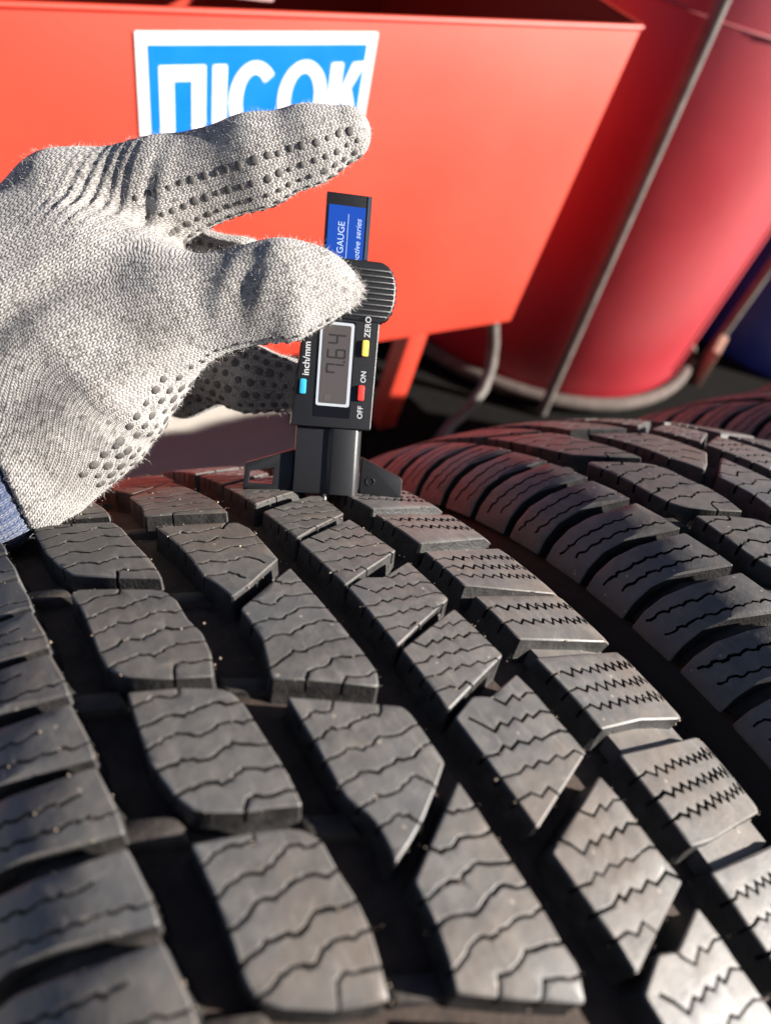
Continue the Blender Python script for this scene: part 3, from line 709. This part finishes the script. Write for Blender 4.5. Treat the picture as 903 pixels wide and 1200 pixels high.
# welded seams: one upright, one round the middle
th = math.atan2(.628 - TC[1], 1.235 - TC[0])
m = MB(); m.tube([(math.cos(th) * TRAD, math.sin(th) * TRAD, z) for z in np.linspace(.06, .74, 12)], .004, 8); m.build('upright_seam', M_TANK, tank)
m = MB(); m.tube([(math.cos(a) * (TRAD + .0005), math.sin(a) * (TRAD + .0005), .615) for a in np.linspace(0, 2 * math.pi, 96)[:-1]], .0022, 6, closed=True); m.build('round_seam', plain('grey_seam', (.30, .04, .045), .6), tank)
fr = empty('tank_frame', (TC[0], TC[1], 0), 0, 'grey pipe frame of uprights and a base ring round the red tank', 'frame')
for (x, y, dx, dy) in ((.935, .6176, -.052, .046), (1.410, .636, 0, 0), (1.395, 1.29, 0, 0), (.83, 1.29, 0, 0)):
    m = MB(); m.tube([(x - TC[0] + dx * z / .95, y - TC[1] + dy * z / .95, z) for z in (.012, .4, .95)], .0088, 14); m.build('upright', M_GREYP, fr, smooth=60)
RR = TRAD + .014
m = MB(); m.tube([(math.cos(a) * RR, math.sin(a) * RR, .030) for a in np.linspace(0, 2 * math.pi, 121)[:-1]], .0125, 12, closed=True); m.build('base_ring', M_RINGP, fr, smooth=60)
# bent grey pipe leaning in the dark beside it
def gp(x, y, z): d = at(x, y, 1.0) - CAM; return CAM + d * ((z - CAM[2]) / d[2])
pts = [gp(512, 520, .02), gp(528, 497, .03), gp(548, 480, .045), gp(566, 455, .07), gp(575, 428, .10), gp(578, 400, .14), gp(577, 370, .19)]
o = Vector(pts[0]); hp = empty('bent_pipe', (o.x, o.y, 0), 0, 'bent grey pipe in the dark under the end of the sand box', 'pipe')
m = MB(); m.tube([Vector(p) - Vector((o.x, o.y, 0)) for p in pts], .0095, 12); m.build('bent_tube', M_GREYP, hp, smooth=60)
# navy drum and the brown board at its foot
BC = (1.865, .79); dr = empty('steel_drum', (BC[0], BC[1], 0), 0, 'dark navy steel drum at the right edge, beyond the red tank', 'drum')
pf = [(.285, 0), (.292, .01), (.292, .29), (.297, .30), (.292, .31), (.292, .58), (.297, .59), (.292, .60), (.292, .87), (.297, .88), (.285, .885), (.28, .865), (.02, .86)]
m = MB(); m.lathe([(a * 1.25, b) for a, b in pf], 96, cap=True); m.build('body', M_BLUED, dr, smooth=30)
p = gp(822, 438, .02); m = MB()
bo = empty('wood_block', (p[0], p[1], 0), .5, 'small brown wooden board leaning beside the base of the tank', 'board')
m.add([(-.03, -.008, 0), (.03, -.008, 0), (.03, .008, 0), (-.03, .008, 0), (-.022, -.004, .085), (.030, -.004, .10), (.030, .012, .10), (-.022, .012, .085)], [(0, 3, 2, 1), (4, 5, 6, 7), (0, 1, 5, 4), (1, 2, 6, 5), (2, 3, 7, 6), (3, 0, 4, 7)])
m.build('plank', M_BROWN, bo, bevel=.002)

# ------------------------------------------------------------------ digital tread depth gauge, standing on the nearest tyre
GP = Vector((0.121536, 0.155786, 0.584015)); gb = Vector((0.882642, -0.461336, 0.090066)).normalized(); ga = Vector((0.254412, 0.629997, 0.733742))
ga = (ga - gb * ga.dot(gb)).normalized(); gf = gb.cross(ga)
if gf.z < 0: gf = -gf
gauge = empty('tread_depth_gauge', (0, 0, 0), 0, 'black digital tread depth gauge reading 7.64, standing on the nearest tyre', 'depth gauge')
gauge.matrix_world = Matrix(((gb.x * .001, ga.x * .001, gf.x * .001, GP.x), (gb.y * .001, ga.y * .001, gf.y * .001, GP.y), (gb.z * .001, ga.z * .001, gf.z * .001, GP.z), (0, 0, 0, 1)))
# local unit: millimetre; x across, y up the gauge, z towards the viewer (0 = front of the housing)
def gprism(name, poly, z0, z1, mat, parent=None, rad=0.0, bev=.4, smooth=40, seg=4, bseg=2):
    if poly_area(poly) < 0: poly = poly[::-1]
    if rad: poly = round_poly(poly, rad, seg)
    m = MB(); m.prism(poly, z0, z1); return m.build(name, mat, parent or gauge, smooth, bevel=bev, bseg=bseg)
def rect(x0, y0, x1, y1): return [(x0, y0), (x1, y0), (x1, y1), (x0, y1)]
# foot column: left part set back and flat, right part rounded
m = MB(); col = [(-13.2, -12.5), (11.0, -12.5), (11.6, -9)]
col += [(11.6 - 3.2 * (1 - math.cos(a)), -9 + 8.4 * math.sin(a)) for a in np.linspace(.1, math.pi / 2, 8)]
col += [(0.4, -.5), (-.6, -1.0), (-1.2, -1.9), (-13.2, -2.3)]
V = [(x, 0.0, z) for x, z in col] + [(x * .985 - .1, 24.4, z) for x, z in col]; n = len(col)
m.add(V, [tuple(range(n)), tuple(range(2 * n - 1, n - 1, -1))] + [(i, n + i, n + (i + 1) % n, (i + 1) % n) for i in range(n)])
gcol = m.build('base_column', M_BLK2, gauge, 40, bevel=.35)
# feet: a wedge with a window on the left, a plain wedge with a moulded ring on the right
fl = [(-13.3, 0.1), (-13.3, 15.6), (-30.6, 9.2), (-31.2, .2)]
m = MB(); outer = [(-13.3, .1), (-13.3, 15.8), (-31.0, 9.4), (-31.3, .2)]; inner = [(-20.6, 2.4), (-20.6, 8.3), (-29.0, 6.6), (-29.2, 2.4)]
V = [(x, y, z) for z in (-10, -4.5) for x, y in outer + inner]; F = []
for i in range(4):
    j = (i + 1) % 4
    F += [(i, j, 4 + j, 4 + i), (8 + i, 12 + i, 12 + j, 8 + j), (i, 8 + i, 8 + j, j), (4 + i, 4 + j, 12 + j, 12 + i)]
m.add(V, F); m.build('foot', M_BLK, gauge, 40, bevel=.45)
fr_ = gprism('foot', [(11.8, .1), (28.0, .2), (28.0, 7.6), (12.0, 14.6)], -10, -4.5, M_BLK, rad=[0, .8, 1.2, 0], bev=.5)
m = MB(); m.tube([(15.6 + 1.5 * math.cos(a), 5.6 + 1.5 * math.sin(a), -4.45) for a in np.linspace(0, 2 * math.pi, 25)[:-1]], .28, 6, closed=True); m.build('ring_mark', M_BLK, fr_)
m = MB(); m.tube([(-1.2, 3, -3.2), (-1.2, -5.2, -3.2)], .75, 10); m.build('probe_pin', M_STEEL, gauge, 60)
# housing
hs = gprism('housing', [(-15.5, 24.6), (13.8, 24.6), (14.2, 63.6), (-13.0, 64.0)], -13.5, 0, M_BLK, rad=[.8, .8, 0, 0], bev=.9, bseg=3)
# thumb roller end: rounded hump with grip ribs across it
hd = [(-15.5, 64.1), (14.0, 63.7), (16.4, 64.6), (18.3, 67.6), (19.2, 71.5), (19.3, 76.5), (18.4, 80.6), (16.4, 83.8), (13.6, 85.2), (-13.5, 85.2), (-15.5, 83.0)]
gh = gprism('thumb_grip', hd, -12.5, -.8, M_BLK, rad=[0, 0, .8, 1.2, 1.2, 1.2, 1.2, 1.0, 1.0, 1, 1], bev=.8, bseg=3)
def edge_x(y): return yx(hd, y)
def yx(p, y):
    xs = [p[i - 1][0] + (p[i][0] - p[i - 1][0]) * (y - p[i - 1][1]) / (p[i][1] - p[i - 1][1]) for i in range(len(p)) if (p[i - 1][1] - y) * (p[i][1] - y) <= 0 and p[i][1] != p[i - 1][1]]
    return max(xs)
for k in range(9):
    y = 65.9 + k * 2.02; xr = yx(hd, y)
    m = MB(); m.tube([(-13.5, y, -.85), (xr - 1.2, y, -.85), (xr - .05, y, -1.9), (xr + .05, y, -6.5), (xr - .05, y, -11.5)], .62, 8); m.build('grip_rib', M_BLK, gh, 60)
# beam that slides through, with its blue label
bm_ = gprism('beam', rect(-7.7, 12, 8.6, 108.3), -7.6, -4.2, M_BLK, bev=.25)
m = MB(); m.box((7.2, 86, -4.15), (8.3, 108.0, -4.0)); m.build('edge_strip', M_STEEL, bm_)
gprism('label', rect(-6.7, 84, 6.6, 104.0), -4.15, -4.05, M_BLUELAB, bm_, bev=0)
m = MB(); m.box((.40, 84, -4.02), (.62, 101.2, -3.98)); m.build('rule', M_LINE, bm_)
# display
wi = gprism('window', rect(-7.7, 28.4, 5.6, 63.0), .03, .13, plain('window_black', (.006, .006, .007), .12), hs, rad=.6, bev=0)
lf = gprism('display_frame', rect(-7.1, 32.4, 5.1, 62.4), .15, .30, M_LCDFR, hs, rad=1.0, bev=0)
gprism('display', rect(-6.0, 33.4, 4.0, 61.4), .32, .40, M_LCD, hs, rad=.6, bev=0)
def seg7(ch, y0, h=6.8, wd=3.5, x_top=-4.2):
    """seven segment figure lying on its side: reads upwards"""
    t = .66; out = []
    def S(a0, b0, a1, b1):   # a along the text (up the gauge), b down from the figure's top (to the right)
        out.append([(x_top + b0, y0 + a0), (x_top + b1, y0 + a0), (x_top + b1, y0 + a1), (x_top + b0, y0 + a1)])
    H = h / 2
    if 'a' in ch: S(.3, 0, wd - .3, t)
    if 'g' in ch: S(.3, H - t / 2, wd - .3, H + t / 2)
    if 'd' in ch: S(.3, h - t, wd - .3, h)
    if 'f' in ch: S(0, .3, t, H - .2)
    if 'e' in ch: S(0, H + .2, t, h - .3)
    if 'b' in ch: S(wd - t, .3, wd, H - .2)
    if 'c' in ch: S(wd - t, H + .2, wd, h - .3)
    return out
seg = seg7('abcf', 44.2) + seg7('afgedc', 49.5) + seg7('fgbc', 54.6)
seg += [rect(1.9, 48.1, 2.6, 48.9)]
m = MB()
for q in seg: m.prism(q if poly_area(q) > 0 else q[::-1], .41, .44)
m.build('figures', M_SEG, hs)
for q, nm in ((rect(-4.2, 34.2, -2.0, 36.6), 'unit_mark'),):
    m = MB(); m.prism(q, .41, .43); m.build(nm, plain('faint_segment', (.075, .066, .066), .4), hs)
def button(x0, y0, x1, y1, mat):
    gprism('button', rect(x0, y0, x1, y1), .02, 1.1, mat, hs, rad=.7, bev=.35)
button(-13.2, 36.0, -10.9, 41.4, M_BBLUE); button(8.3, 51.2, 10.7, 57.0, M_BYEL); button(7.9, 35.2, 10.3, 40.8, M_BRED)
def text(body, x, y, size, mat, z=.05, parent=None, shear=0.0, bold=0.0, spx=1.0, name='lettering'):
    """print that reads up the gauge; (x, y) is the lower end of its base line"""
    c = bpy.data.curves.new('text', 'FONT'); c.body = body; c.size = size; c.shear = shear; c.offset = bold; c.space_character = spx; c.resolution_u = 3
    t = bpy.data.objects.new('text', c); COL.objects.link(t)
    dg = bpy.context.evaluated_depsgraph_get(); me = bpy.data.meshes.new_from_object(t.evaluated_get(dg)); bpy.data.objects.remove(t); bpy.data.curves.remove(c)
    for v in me.vertices: v.co = (x - v.co.y, y + v.co.x, z)
    me.name = name
    return link(name, me, mat, parent or hs)
text('inch/mm', -10.2, 42.6, 3.5, M_WHITE, bold=.05); text('ZERO', 10.9, 58.0, 2.95, M_WHITE, bold=.03); text('ON', 10.5, 41.7, 2.7, M_WHITE, bold=.03); text('OFF', 10.2, 28.6, 2.7, M_WHITE, bold=.03)
text('E GAUGE', -.7, 84.6, 3.35, M_LINE, z=-3.99, parent=bm_, bold=.02); text('automotive series', 5.3, 78.2, 3.0, M_LINE, z=-3.99, parent=bm_, shear=.25, bold=.02)

# ------------------------------------------------------------------ gloved hand pinching the gauge
def bones_of(chains):
    out = []
    for c in chains:
        for (a, b) in zip(c[:-1], c[1:]): out.append((at(*a[:3]), at(*b[:3]), a[3] / 1000, b[3] / 1000))
    return out
# (photo x, photo y, depth in metres, radius in mm) of the joints
INDEX = [(95, 258, .274, 24), (190, 224, .270, 17.0), (300, 189, .265, 14.4), (360, 170, .264, 12.0), (404, 157, .264, 9.4)]
THUMB = [(120, 435, .248, 26), (205, 366, .245, 17.4), (280, 350, .243, 13.8), (330, 338, .243, 14.2), (366, 333, .245, 12.0)]
TIP = [(340, 345, .243, 13), (392, 338, .247, 6.5)]
NUB = [(390, 340, .247, 5), (412, 341, .248, 2.0)]
WEB = [(-60, 450, .256, 34), (40, 392, .256, 31), (112, 368, .256, 24), (172, 348, .254, 17)]
PALM = [(30, 540, .250, 24), (85, 478, .252, 26), (135, 408, .256, 26)]
BACK = [(-60, 480, .262, 36), (18, 350, .268, 29), (88, 266, .273, 25)]
CORE = [(20, 455, .262, 35), (110, 350, .264, 29), (165, 330, .273, 19)]
MIDDLE = [(140, 300, .298, 17), (215, 306, .296, 14), (285, 322, .294, 13.4), (350, 350, .299, 10.5)]
RING = [(120, 350, .305, 18), (215, 415, .300, 14.5), (290, 443, .297, 13.0), (345, 452, .296, 10.5)]
LITTLE = [(110, 400, .315, 17), (215, 455, .318, 12), (270, 440, .318, 11)]
WRIST = [(-90, 545, .250, 27), (0, 510, .252, 26), (60, 450, .256, 26)]
GROUPS = [('index', [INDEX], 6), ('thumb', [THUMB, PALM, NUB, TIP], 7), ('back', [BACK, CORE, WRIST, WEB], 12), ('far', [MIDDLE, RING, LITTLE], 4)]
EW = AW / np.linalg.norm(AW)
def capsules(P, bones, k):
    d = None
    for a, b, ra, rb in bones:
        ab = b - a; t = np.clip((P - a) @ ab / (ab @ ab), 0, 1); q = P - a - t[..., None] * ab
        e = np.sqrt((q * q).sum(-1)) - (ra + (rb - ra) * t)
        if d is None: d = e
        else:
            h = np.clip(.5 + .5 * (d - e) / k, 0, 1); d = d * (1 - h) + e * h - k * h * (1 - h)
    return d
def smin(a, b, k):
    h = np.clip(.5 + .5 * (a - b) / k, 0, 1); return a * (1 - h) + b * h - k * h * (1 - h)
ALLB = {n: bones_of(c) for n, c, k in GROUPS}
def hand_field(P):
    g = {n: capsules(P, ALLB[n], k / 1000) for n, c, k in GROUPS}
    d = smin(g['thumb'], g['back'], .012)
    d = smin(d, g['index'], .006)
    d = smin(d, g['far'], .0035)
    return d
def bump_field(P, d):
    """folds in the cloth"""
    def fold(px, py, dep, ang, wl, n, amp, rad, ecc=1.0):
        c = at(px, py, dep); q = P - c; e1 = AX * math.cos(ang) - AY * math.sin(ang); e2 = AX * math.sin(ang) + AY * math.cos(ang)
        u = q @ e1; v = q @ e2; w = q @ EW
        return amp * np.cos(2 * np.pi * u / wl) * np.exp(-((u / (wl * n)) ** 2 + (v / rad) ** 2 + (w / .03) ** 2))
    o = fold(168, 235, .252, math.radians(16), .010, .6, .0010, .017)          # sharp crease at the root of the forefinger
    o = o + fold(110, 225, .25, math.radians(14), .0040, 3.2, .0009, .022)      # ribbed bunching on the knuckle
    o = o + fold(285, 330, .225, math.radians(20), .012, .9, .0007, .012)       # bend of the thumb
    o = o + fold(330, 300, .226, math.radians(60), .010, .9, .0004, .010)
    o = o + fold(90, 430, .225, math.radians(60), .024, .8, .0013, .028)
    o = o + fold(45, 385, .24, math.radians(50), .017, 1.0, .0010, .025)
    o = o + fold(160, 520, .23, math.radians(-50), .012, .9, .0008, .02)
    return d + o
def surface_net(lo, hi, step, f):
    n = [int(math.ceil((hi[i] - lo[i]) / step)) + 1 for i in range(3)]
    ax = [lo[i] + step * np.arange(n[i]) for i in range(3)]
    G = np.stack(np.meshgrid(*ax, indexing='ij'), -1).reshape(-1, 3); D = np.empty(len(G))
    for s in range(0, len(G), 200000): D[s:s + 200000] = f(G[s:s + 200000])
    D = D.reshape(n); S = D < 0
    c = np.zeros([m - 1 for m in n], int)
    for i in (0, 1):
        for j in (0, 1):
            for k in (0, 1): c += S[i:n[0] - 1 + i, j:n[1] - 1 + j, k:n[2] - 1 + k]
    act = (c > 0) & (c < 8); cells = np.argwhere(act); vid = -np.ones(act.shape, int); vid[act] = np.arange(len(cells))
    acc = np.zeros((len(cells), 3)); cnt = np.zeros(len(cells))
    cor = [(i, j, k) for i in (0, 1) for j in (0, 1) for k in (0, 1)]
    for a in range(8):
        for b in range(a + 1, 8):
            if sum(x != y for x, y in zip(cor[a], cor[b])) != 1: continue
            A = cells + cor[a]; B_ = cells + cor[b]; da = D[A[:, 0], A[:, 1], A[:, 2]]; db = D[B_[:, 0], B_[:, 1], B_[:, 2]]
            m = (da < 0) != (db < 0); t = np.where(m, da / np.where(m, da - db, 1), 0)
            acc[m] += (A + t[:, None] * (B_ - A))[m]; cnt[m] += 1
    V = np.array(lo) + step * acc / cnt[:, None]; F = []
    for d in range(3):
        o = [1, 1, 1]; o[d] = 0; e = [0, 0, 0]; e[d] = 1
        s0 = S[tuple(slice(1 if o[i] else 0, n[i] - 1) for i in range(3))]; s1 = S[tuple(slice((1 if o[i] else 0) + e[i], (n[i] - 1) + e[i]) for i in range(3))]
        for ind in np.argwhere(s0 != s1):
            p = ind + np.array(o); u, v = [i for i in range(3) if i != d]; du = np.zeros(3, int); dv = du.copy(); du[u] = 1; dv[v] = 1
            q = [vid[tuple(p - du - dv)], vid[tuple(p - dv)], vid[tuple(p)], vid[tuple(p - du)]]
            if bool(s0[tuple(ind)]) != (d == 1): q = q[::-1]
            F.append(tuple(q[::-1]))
    return V, F
pts = np.array([p for n in ALLB for a, b, ra, rb in ALLB[n] for p in (a - max(ra, rb), a + max(ra, rb), b - max(ra, rb), b + max(ra, rb))])
LO = pts.min(0) - .004; HI = pts.max(0) + .004
# the cuff end: the glove stops where the wrist band begins
CUT_C = at(6, 560, .25); CUT_N = np.cross(at(0, 545, 1) - CAM, at(30, 608, 1) - CAM); CUT_N /= np.linalg.norm(CUT_N); CUT_N *= np.sign(CUT_N @ AX)
def glove_field(P):
    d = bump_field(P, hand_field(P))
    return np.maximum(d, -((P - CUT_C) @ CUT_N))
hv, hf = surface_net(LO, HI, .00105, glove_field)
person = empty('person', tuple(at(60, 420, .26)), 0, 'hand in a fluffy grey knit work glove with black grip dots and blue cuff', 'person')
PO = np.array(person.location)
gm = mesh('glove', hv - PO, hf)
bm = bmesh.new(); bm.from_mesh(gm); bmesh.ops.recalc_face_normals(bm, faces=bm.faces)
for _ in range(2): bmesh.ops.smooth_vert(bm, verts=bm.verts, factor=.5, use_axis_x=True, use_axis_y=True, use_axis_z=True)
bm.to_mesh(gm); bm.free()

# knit coordinates: along and across each finger, blended from one to the next
def unit(v): return v / np.linalg.norm(v)
def axis(c, i=0, j=-1): return unit(at(*c[j][:3]) - at(*c[i][:3]))
KN = []
for n, c, along in (('index', [INDEX], axis(INDEX, 1)), ('thumb', [THUMB, NUB], axis(THUMB, 1)), ('thumb2', [PALM, WRIST], axis(PALM)), ('back', [BACK, CORE, WEB], unit(at(150, 290, .27) - at(-40, 400, .27))), ('far', [MIDDLE, RING, LITTLE], axis(RING, 1))):
    KN.append((bones_of(c), along, unit(np.cross(EW, along))))
KO = at(115, 345, .262)
co = np.array([v.co for v in gm.vertices]) + PO
W = np.stack([np.exp(-np.maximum(capsules(co, b, .002), -.004) / .0035) for b, _, _ in KN], 1); W /= W.sum(1, keepdims=True)
nrm = np.array([v.normal for v in gm.vertices])
KA = sum(W[:, i] * ((co - KO) @ KN[i][1]) for i in range(len(KN))); 
def around(i):
    s, e = KN[i][2], EW; p = (co - KO) @ s
    return p
KB = sum(W[:, i] * around(i) for i in range(len(KN)))
KC_ = (co - KO) @ EW
at_ = gm.attributes.new('knit', 'FLOAT_VECTOR', 'POINT'); at_.data.foreach_set('vector', np.stack([KA, KB, KC_], 1).astype(np.float32).ravel())

def knit_material(name, c_dark, c_mid, c_light, wale, course, fleck):
    m = NT(name); a = m.n('ShaderNodeAttribute', attribute_name='knit'); sp = m.n('ShaderNodeSeparateXYZ'); m.l(a.outputs['Vector'], sp.inputs[0])
    co = m.coord()
    wob = m.math('MULTIPLY', m.math('SUBTRACT', m.noise(260, 2, .5, co), .5), .0009)
    wob2 = m.math('MULTIPLY', m.math('SUBTRACT', m.noise(330, 2, .5, a.outputs['Vector']), .5), .0009)
    X = m.math('ADD', sp.outputs[0], wob); Y = m.math('ADD', sp.outputs[1], m.math('ADD', m.math('MULTIPLY', sp.outputs[2], .45), wob2))
    # V-stitches: each wale's two legs slope against each other
    v = m.math('ABSOLUTE', m.math('SUBTRACT', m.math('FRACT', m.math('DIVIDE', Y, wale)), .5))
    xx = m.math('ADD', m.math('DIVIDE', X, course), m.math('MULTIPLY', v, 1.3))
    leg = m.math('ABSOLUTE', m.math('SINE', m.math('MULTIPLY', xx, math.pi)))
    wal = m.math('ABSOLUTE', m.math('SINE', m.math('MULTIPLY', m.math('DIVIDE', Y, wale), 2 * math.pi)))
    h = m.math('MULTIPLY', m.math('ADD', m.math('MULTIPLY', leg, .6), .4), m.math('ADD', m.math('MULTIPLY', wal, .6), .4))
    big = m.noise(45, 4, .6, co); fz = m.noise(1300, 4, .75, co); fl = m.noise(520, 3, .7, co)
    col = m.ramp(big, [(.30, c_mid), (.68, c_light)])
    col = m.mix(m.math('MULTIPLY', m.ramp(fl, [(.50, (0, 0, 0)), (.66, (1, 1, 1))]), fleck), col, c_dark)
    col = m.mix(m.math('MULTIPLY', m.math('SUBTRACT', 1.0, h), .65), col, c_dark)
    n1 = m.bump(h, .0006, .9); n2 = m.bump(fz, .0005, .7, n1)
    return m.set(Base_Color=col, Roughness=.95, Specular_IOR_Level=.15, Sheen_Weight=.35, Sheen_Roughness=.5, Normal=n2)
M_GLOVE = knit_material('grey_knit', (.060, .053, .048), (.27, .247, .228), (.50, .47, .44), .0019, .0013, .8)
glove = link('glove', gm, M_GLOVE, person, smooth=180)

# loose fibres standing off the cloth
rnd = random.Random(11); bvh = BVHTree.FromPolygons([v.co for v in gm.vertices], [p.vertices[:] for p in gm.polygons])
polys = gm.polygons; ar = np.array([p.area for p in polys]); cum = np.cumsum(ar); cum /= cum[-1]
fm = MB()
for k in range(42000):
    p = polys[int(np.searchsorted(cum, rnd.random()))]
    c = p.center + Vector((rnd.uniform(-1, 1), rnd.uniform(-1, 1), rnd.uniform(-1, 1))) * .0006; nn = p.normal
    t = Vector((rnd.gauss(0, 1), rnd.gauss(0, 1), rnd.gauss(0, 1))); t = (t - nn * t.dot(nn)).normalized()
    L = rnd.uniform(.0006, .0024) * (1.9 if rnd.random() < .12 else 1.0); lift = rnd.uniform(.25, 1.0)
    d0 = (t * (1 - lift * .6) + nn * lift).normalized(); d1 = (d0 + Vector((rnd.gauss(0, .5), rnd.gauss(0, .5), rnd.gauss(0, .5)))).normalized()
    q0 = c - nn * .0002; q1 = q0 + d0 * L * .55; q2 = q1 + d1 * L * .45; sd_ = d0.cross(Vector((rnd.gauss(0, 1), rnd.gauss(0, 1), rnd.gauss(0, 1)))).normalized() * rnd.uniform(.00002, .000038)
    fm.add([q0 - sd_, q0 + sd_, q1 + sd_ * .8, q1 - sd_ * .8, q2], [(0, 1, 2, 3), (3, 2, 4)])
tipq = Vector(at(411, 341, .247) - PO)
for k in range(240):      # frayed tuft where the thumb's seam ends
    h_ = bvh.find_nearest(tipq + Vector((rnd.gauss(0, 1), rnd.gauss(0, 1), rnd.gauss(0, 1))) * .0022)
    if h_[0] is None: continue
    c, nn = h_[0], h_[1]; L = rnd.uniform(.001, .0042); d0 = (nn + Vector((rnd.gauss(0, .5), rnd.gauss(0, .5), rnd.gauss(0, .5)))).normalized(); d1 = (d0 + Vector((rnd.gauss(0, .7), rnd.gauss(0, .7), rnd.gauss(0, .7)))).normalized()
    q0 = c - nn * .0002; q1 = q0 + d0 * L * .5; q2 = q1 + d1 * L * .5; sd_ = d0.orthogonal().normalized() * rnd.uniform(.00003, .00007)
    fm.add([q0 - sd_, q0 + sd_, q1 + sd_ * .8, q1 - sd_ * .8, q2], [(0, 1, 2, 3), (3, 2, 4)])
M_FIB = plain('pale_fibre', (.50, .47, .44), .9, spec=.2)
fme = bpy.data.meshes.new('fuzz'); fme.from_pydata([tuple(v) for v in fm.V], [], fm.F); link('fuzz', fme, M_FIB, glove, kind='stuff')

# rubber grip dots on the palm side of the fingers
dots = MB()
def dot(p, r):
    q = Vector(p) - Vector(PO); hit = bvh.find_nearest(q)
    if hit[0] is None: return
    c, nn = hit[0] + hit[1] * .00012, hit[1]; a = nn.orthogonal().normalized(); b = nn.cross(a); V = []; F = []; S = 9
    for (rr, hh) in ((1.0, -.0004), (.85, .00012), (.5, .00032)):
        for k in range(S): t = 2 * math.pi * k / S; V.append(c + (a * math.cos(t) + b * math.sin(t)) * rr * r + nn * hh)
    V.append(c + nn * .00036)
    for l in range(2):
        for k in range(S): F.append((l * S + k, l * S + (k + 1) % S, (l + 1) * S + (k + 1) % S, (l + 1) * S + k))
    for k in range(S): F.append((2 * S + k, 2 * S + (k + 1) % S, 3 * S))
    dots.add(V, F)
def rows(chain, angs, s0, s1, pitch, r, jit=.15):
    """rows of dots along a finger at given angles round it (0 faces the viewer, + turns towards the palm)"""
    P = [at(*c[:3]) for c in chain]; R_ = [c[3] / 1000 for c in chain]
    L = [0]
    for a, b in zip(P[:-1], P[1:]): L.append(L[-1] + np.linalg.norm(b - a))
    for ai, ang in enumerate(angs):
        s = s0 + (pitch * .5 if ai % 2 else 0)
        while s < min(s1, L[-1] + .004):
            i = max(0, min(len(P) - 2, int(np.searchsorted(L, s)) - 1)); t = (s - L[i]) / (L[i + 1] - L[i])
            c = P[i] + (P[i + 1] - P[i]) * t; ax = unit(P[i + 1] - P[i]); rr = R_[i] + (R_[i + 1] - R_[i]) * min(t, 1)
            f = -unit(c - CAM); f = unit(f - ax * f.dot(ax)); sd = np.cross(ax, f); sd = sd if sd @ AY < 0 else -sd
            dr = f * math.cos(math.radians(ang)) + sd * math.sin(math.radians(ang))
            dot(c + dr * rr + (np.array((rnd.random(), rnd.random(), rnd.random())) - .5) * pitch * jit, r * rnd.uniform(.7, 1.25)); s += pitch
rows(INDEX, (-2, 22, 45, 68, 95, 125), .028, .120, .0042, .0014)
rows(MIDDLE, (-35, -5, 25, 55, 85), .02, .075, .0042, .0012)
rows(RING, (-60, -38, -16, 6, 28, 50, 72, 95), .012, .09, .0044, .0015)
rows(LITTLE, (0, 30, 60), .012, .06, .0044, .0013)
rows(THUMB, (60,), .030, .098, .0036, .0009)
rows(THUMB, (85, 110, 135), .026, .100, .0040, .0013)
rows([(60, 545, .250, 24), (105, 490, .252, 26), (165, 400, .250, 25)], (30, 43, 57, 72, 90, 115), .004, .05, .0048, .0016)
M_DOT = plain('dark_grip_rubber', (.075, .068, .063), .7, spec=.35, nscale=900)
dme = mesh('grip_dots', dots.V, dots.F); link('grip_dots', dme, M_DOT, glove, kind='stuff', smooth=60)

# blue knitted wrist band
wa = CUT_N
cb = MB(); NSG = 96; rings = []
ctr0 = at(-32, 545, .246)
s1 = unit(np.cross(wa, EW)); s2 = np.cross(wa, s1)
for j in range(40):
    t = j / 39; c = ctr0 - wa * (.060 * t - .012); r = .0312 - .0012 * t
    r -= .0075 * max(0, 1 - t / .22) ** 2.2
    rings.append([c + (s1 * math.cos(a) + s2 * .9 * math.sin(a)) * (r + .00035 * math.sin(a * 48)) for a in np.linspace(0, 2 * math.pi, NSG * 3 + 1)[:-1]])
n = NSG * 3; V = [p - PO for rg in rings for p in rg]; F = [(j * n + k, j * n + (k + 1) % n, (j + 1) * n + (k + 1) % n, (j + 1) * n + k) for j in range(39) for k in range(n)]
inner = [ctr0 + wa * .006 + (s1 * math.cos(a) + s2 * .9 * math.sin(a)) * .022 - PO for a in np.linspace(0, 2 * math.pi, n + 1)[:-1]]
b0 = len(V); V += inner; F += [(k, b0 + k, b0 + (k + 1) % n, (k + 1) % n) for k in range(n)]
cme = mesh('cuff', V, F)
ca = cme.attributes.new('knit', 'FLOAT_VECTOR', 'POINT')
cv = [( -.060 * j / 39, .0305 * 2 * math.pi * k / n, 0) for j in range(40) for k in range(n)] + [(0, .0305 * 2 * math.pi * k / n, 0) for k in range(n)]
ca.data.foreach_set('vector', np.array(cv, np.float32).ravel())
link('cuff', cme, knit_material('blue_knit', (.012, .017, .036), (.035, .050, .105), (.055, .075, .145), .0020, .0015, .1), person, smooth=180)
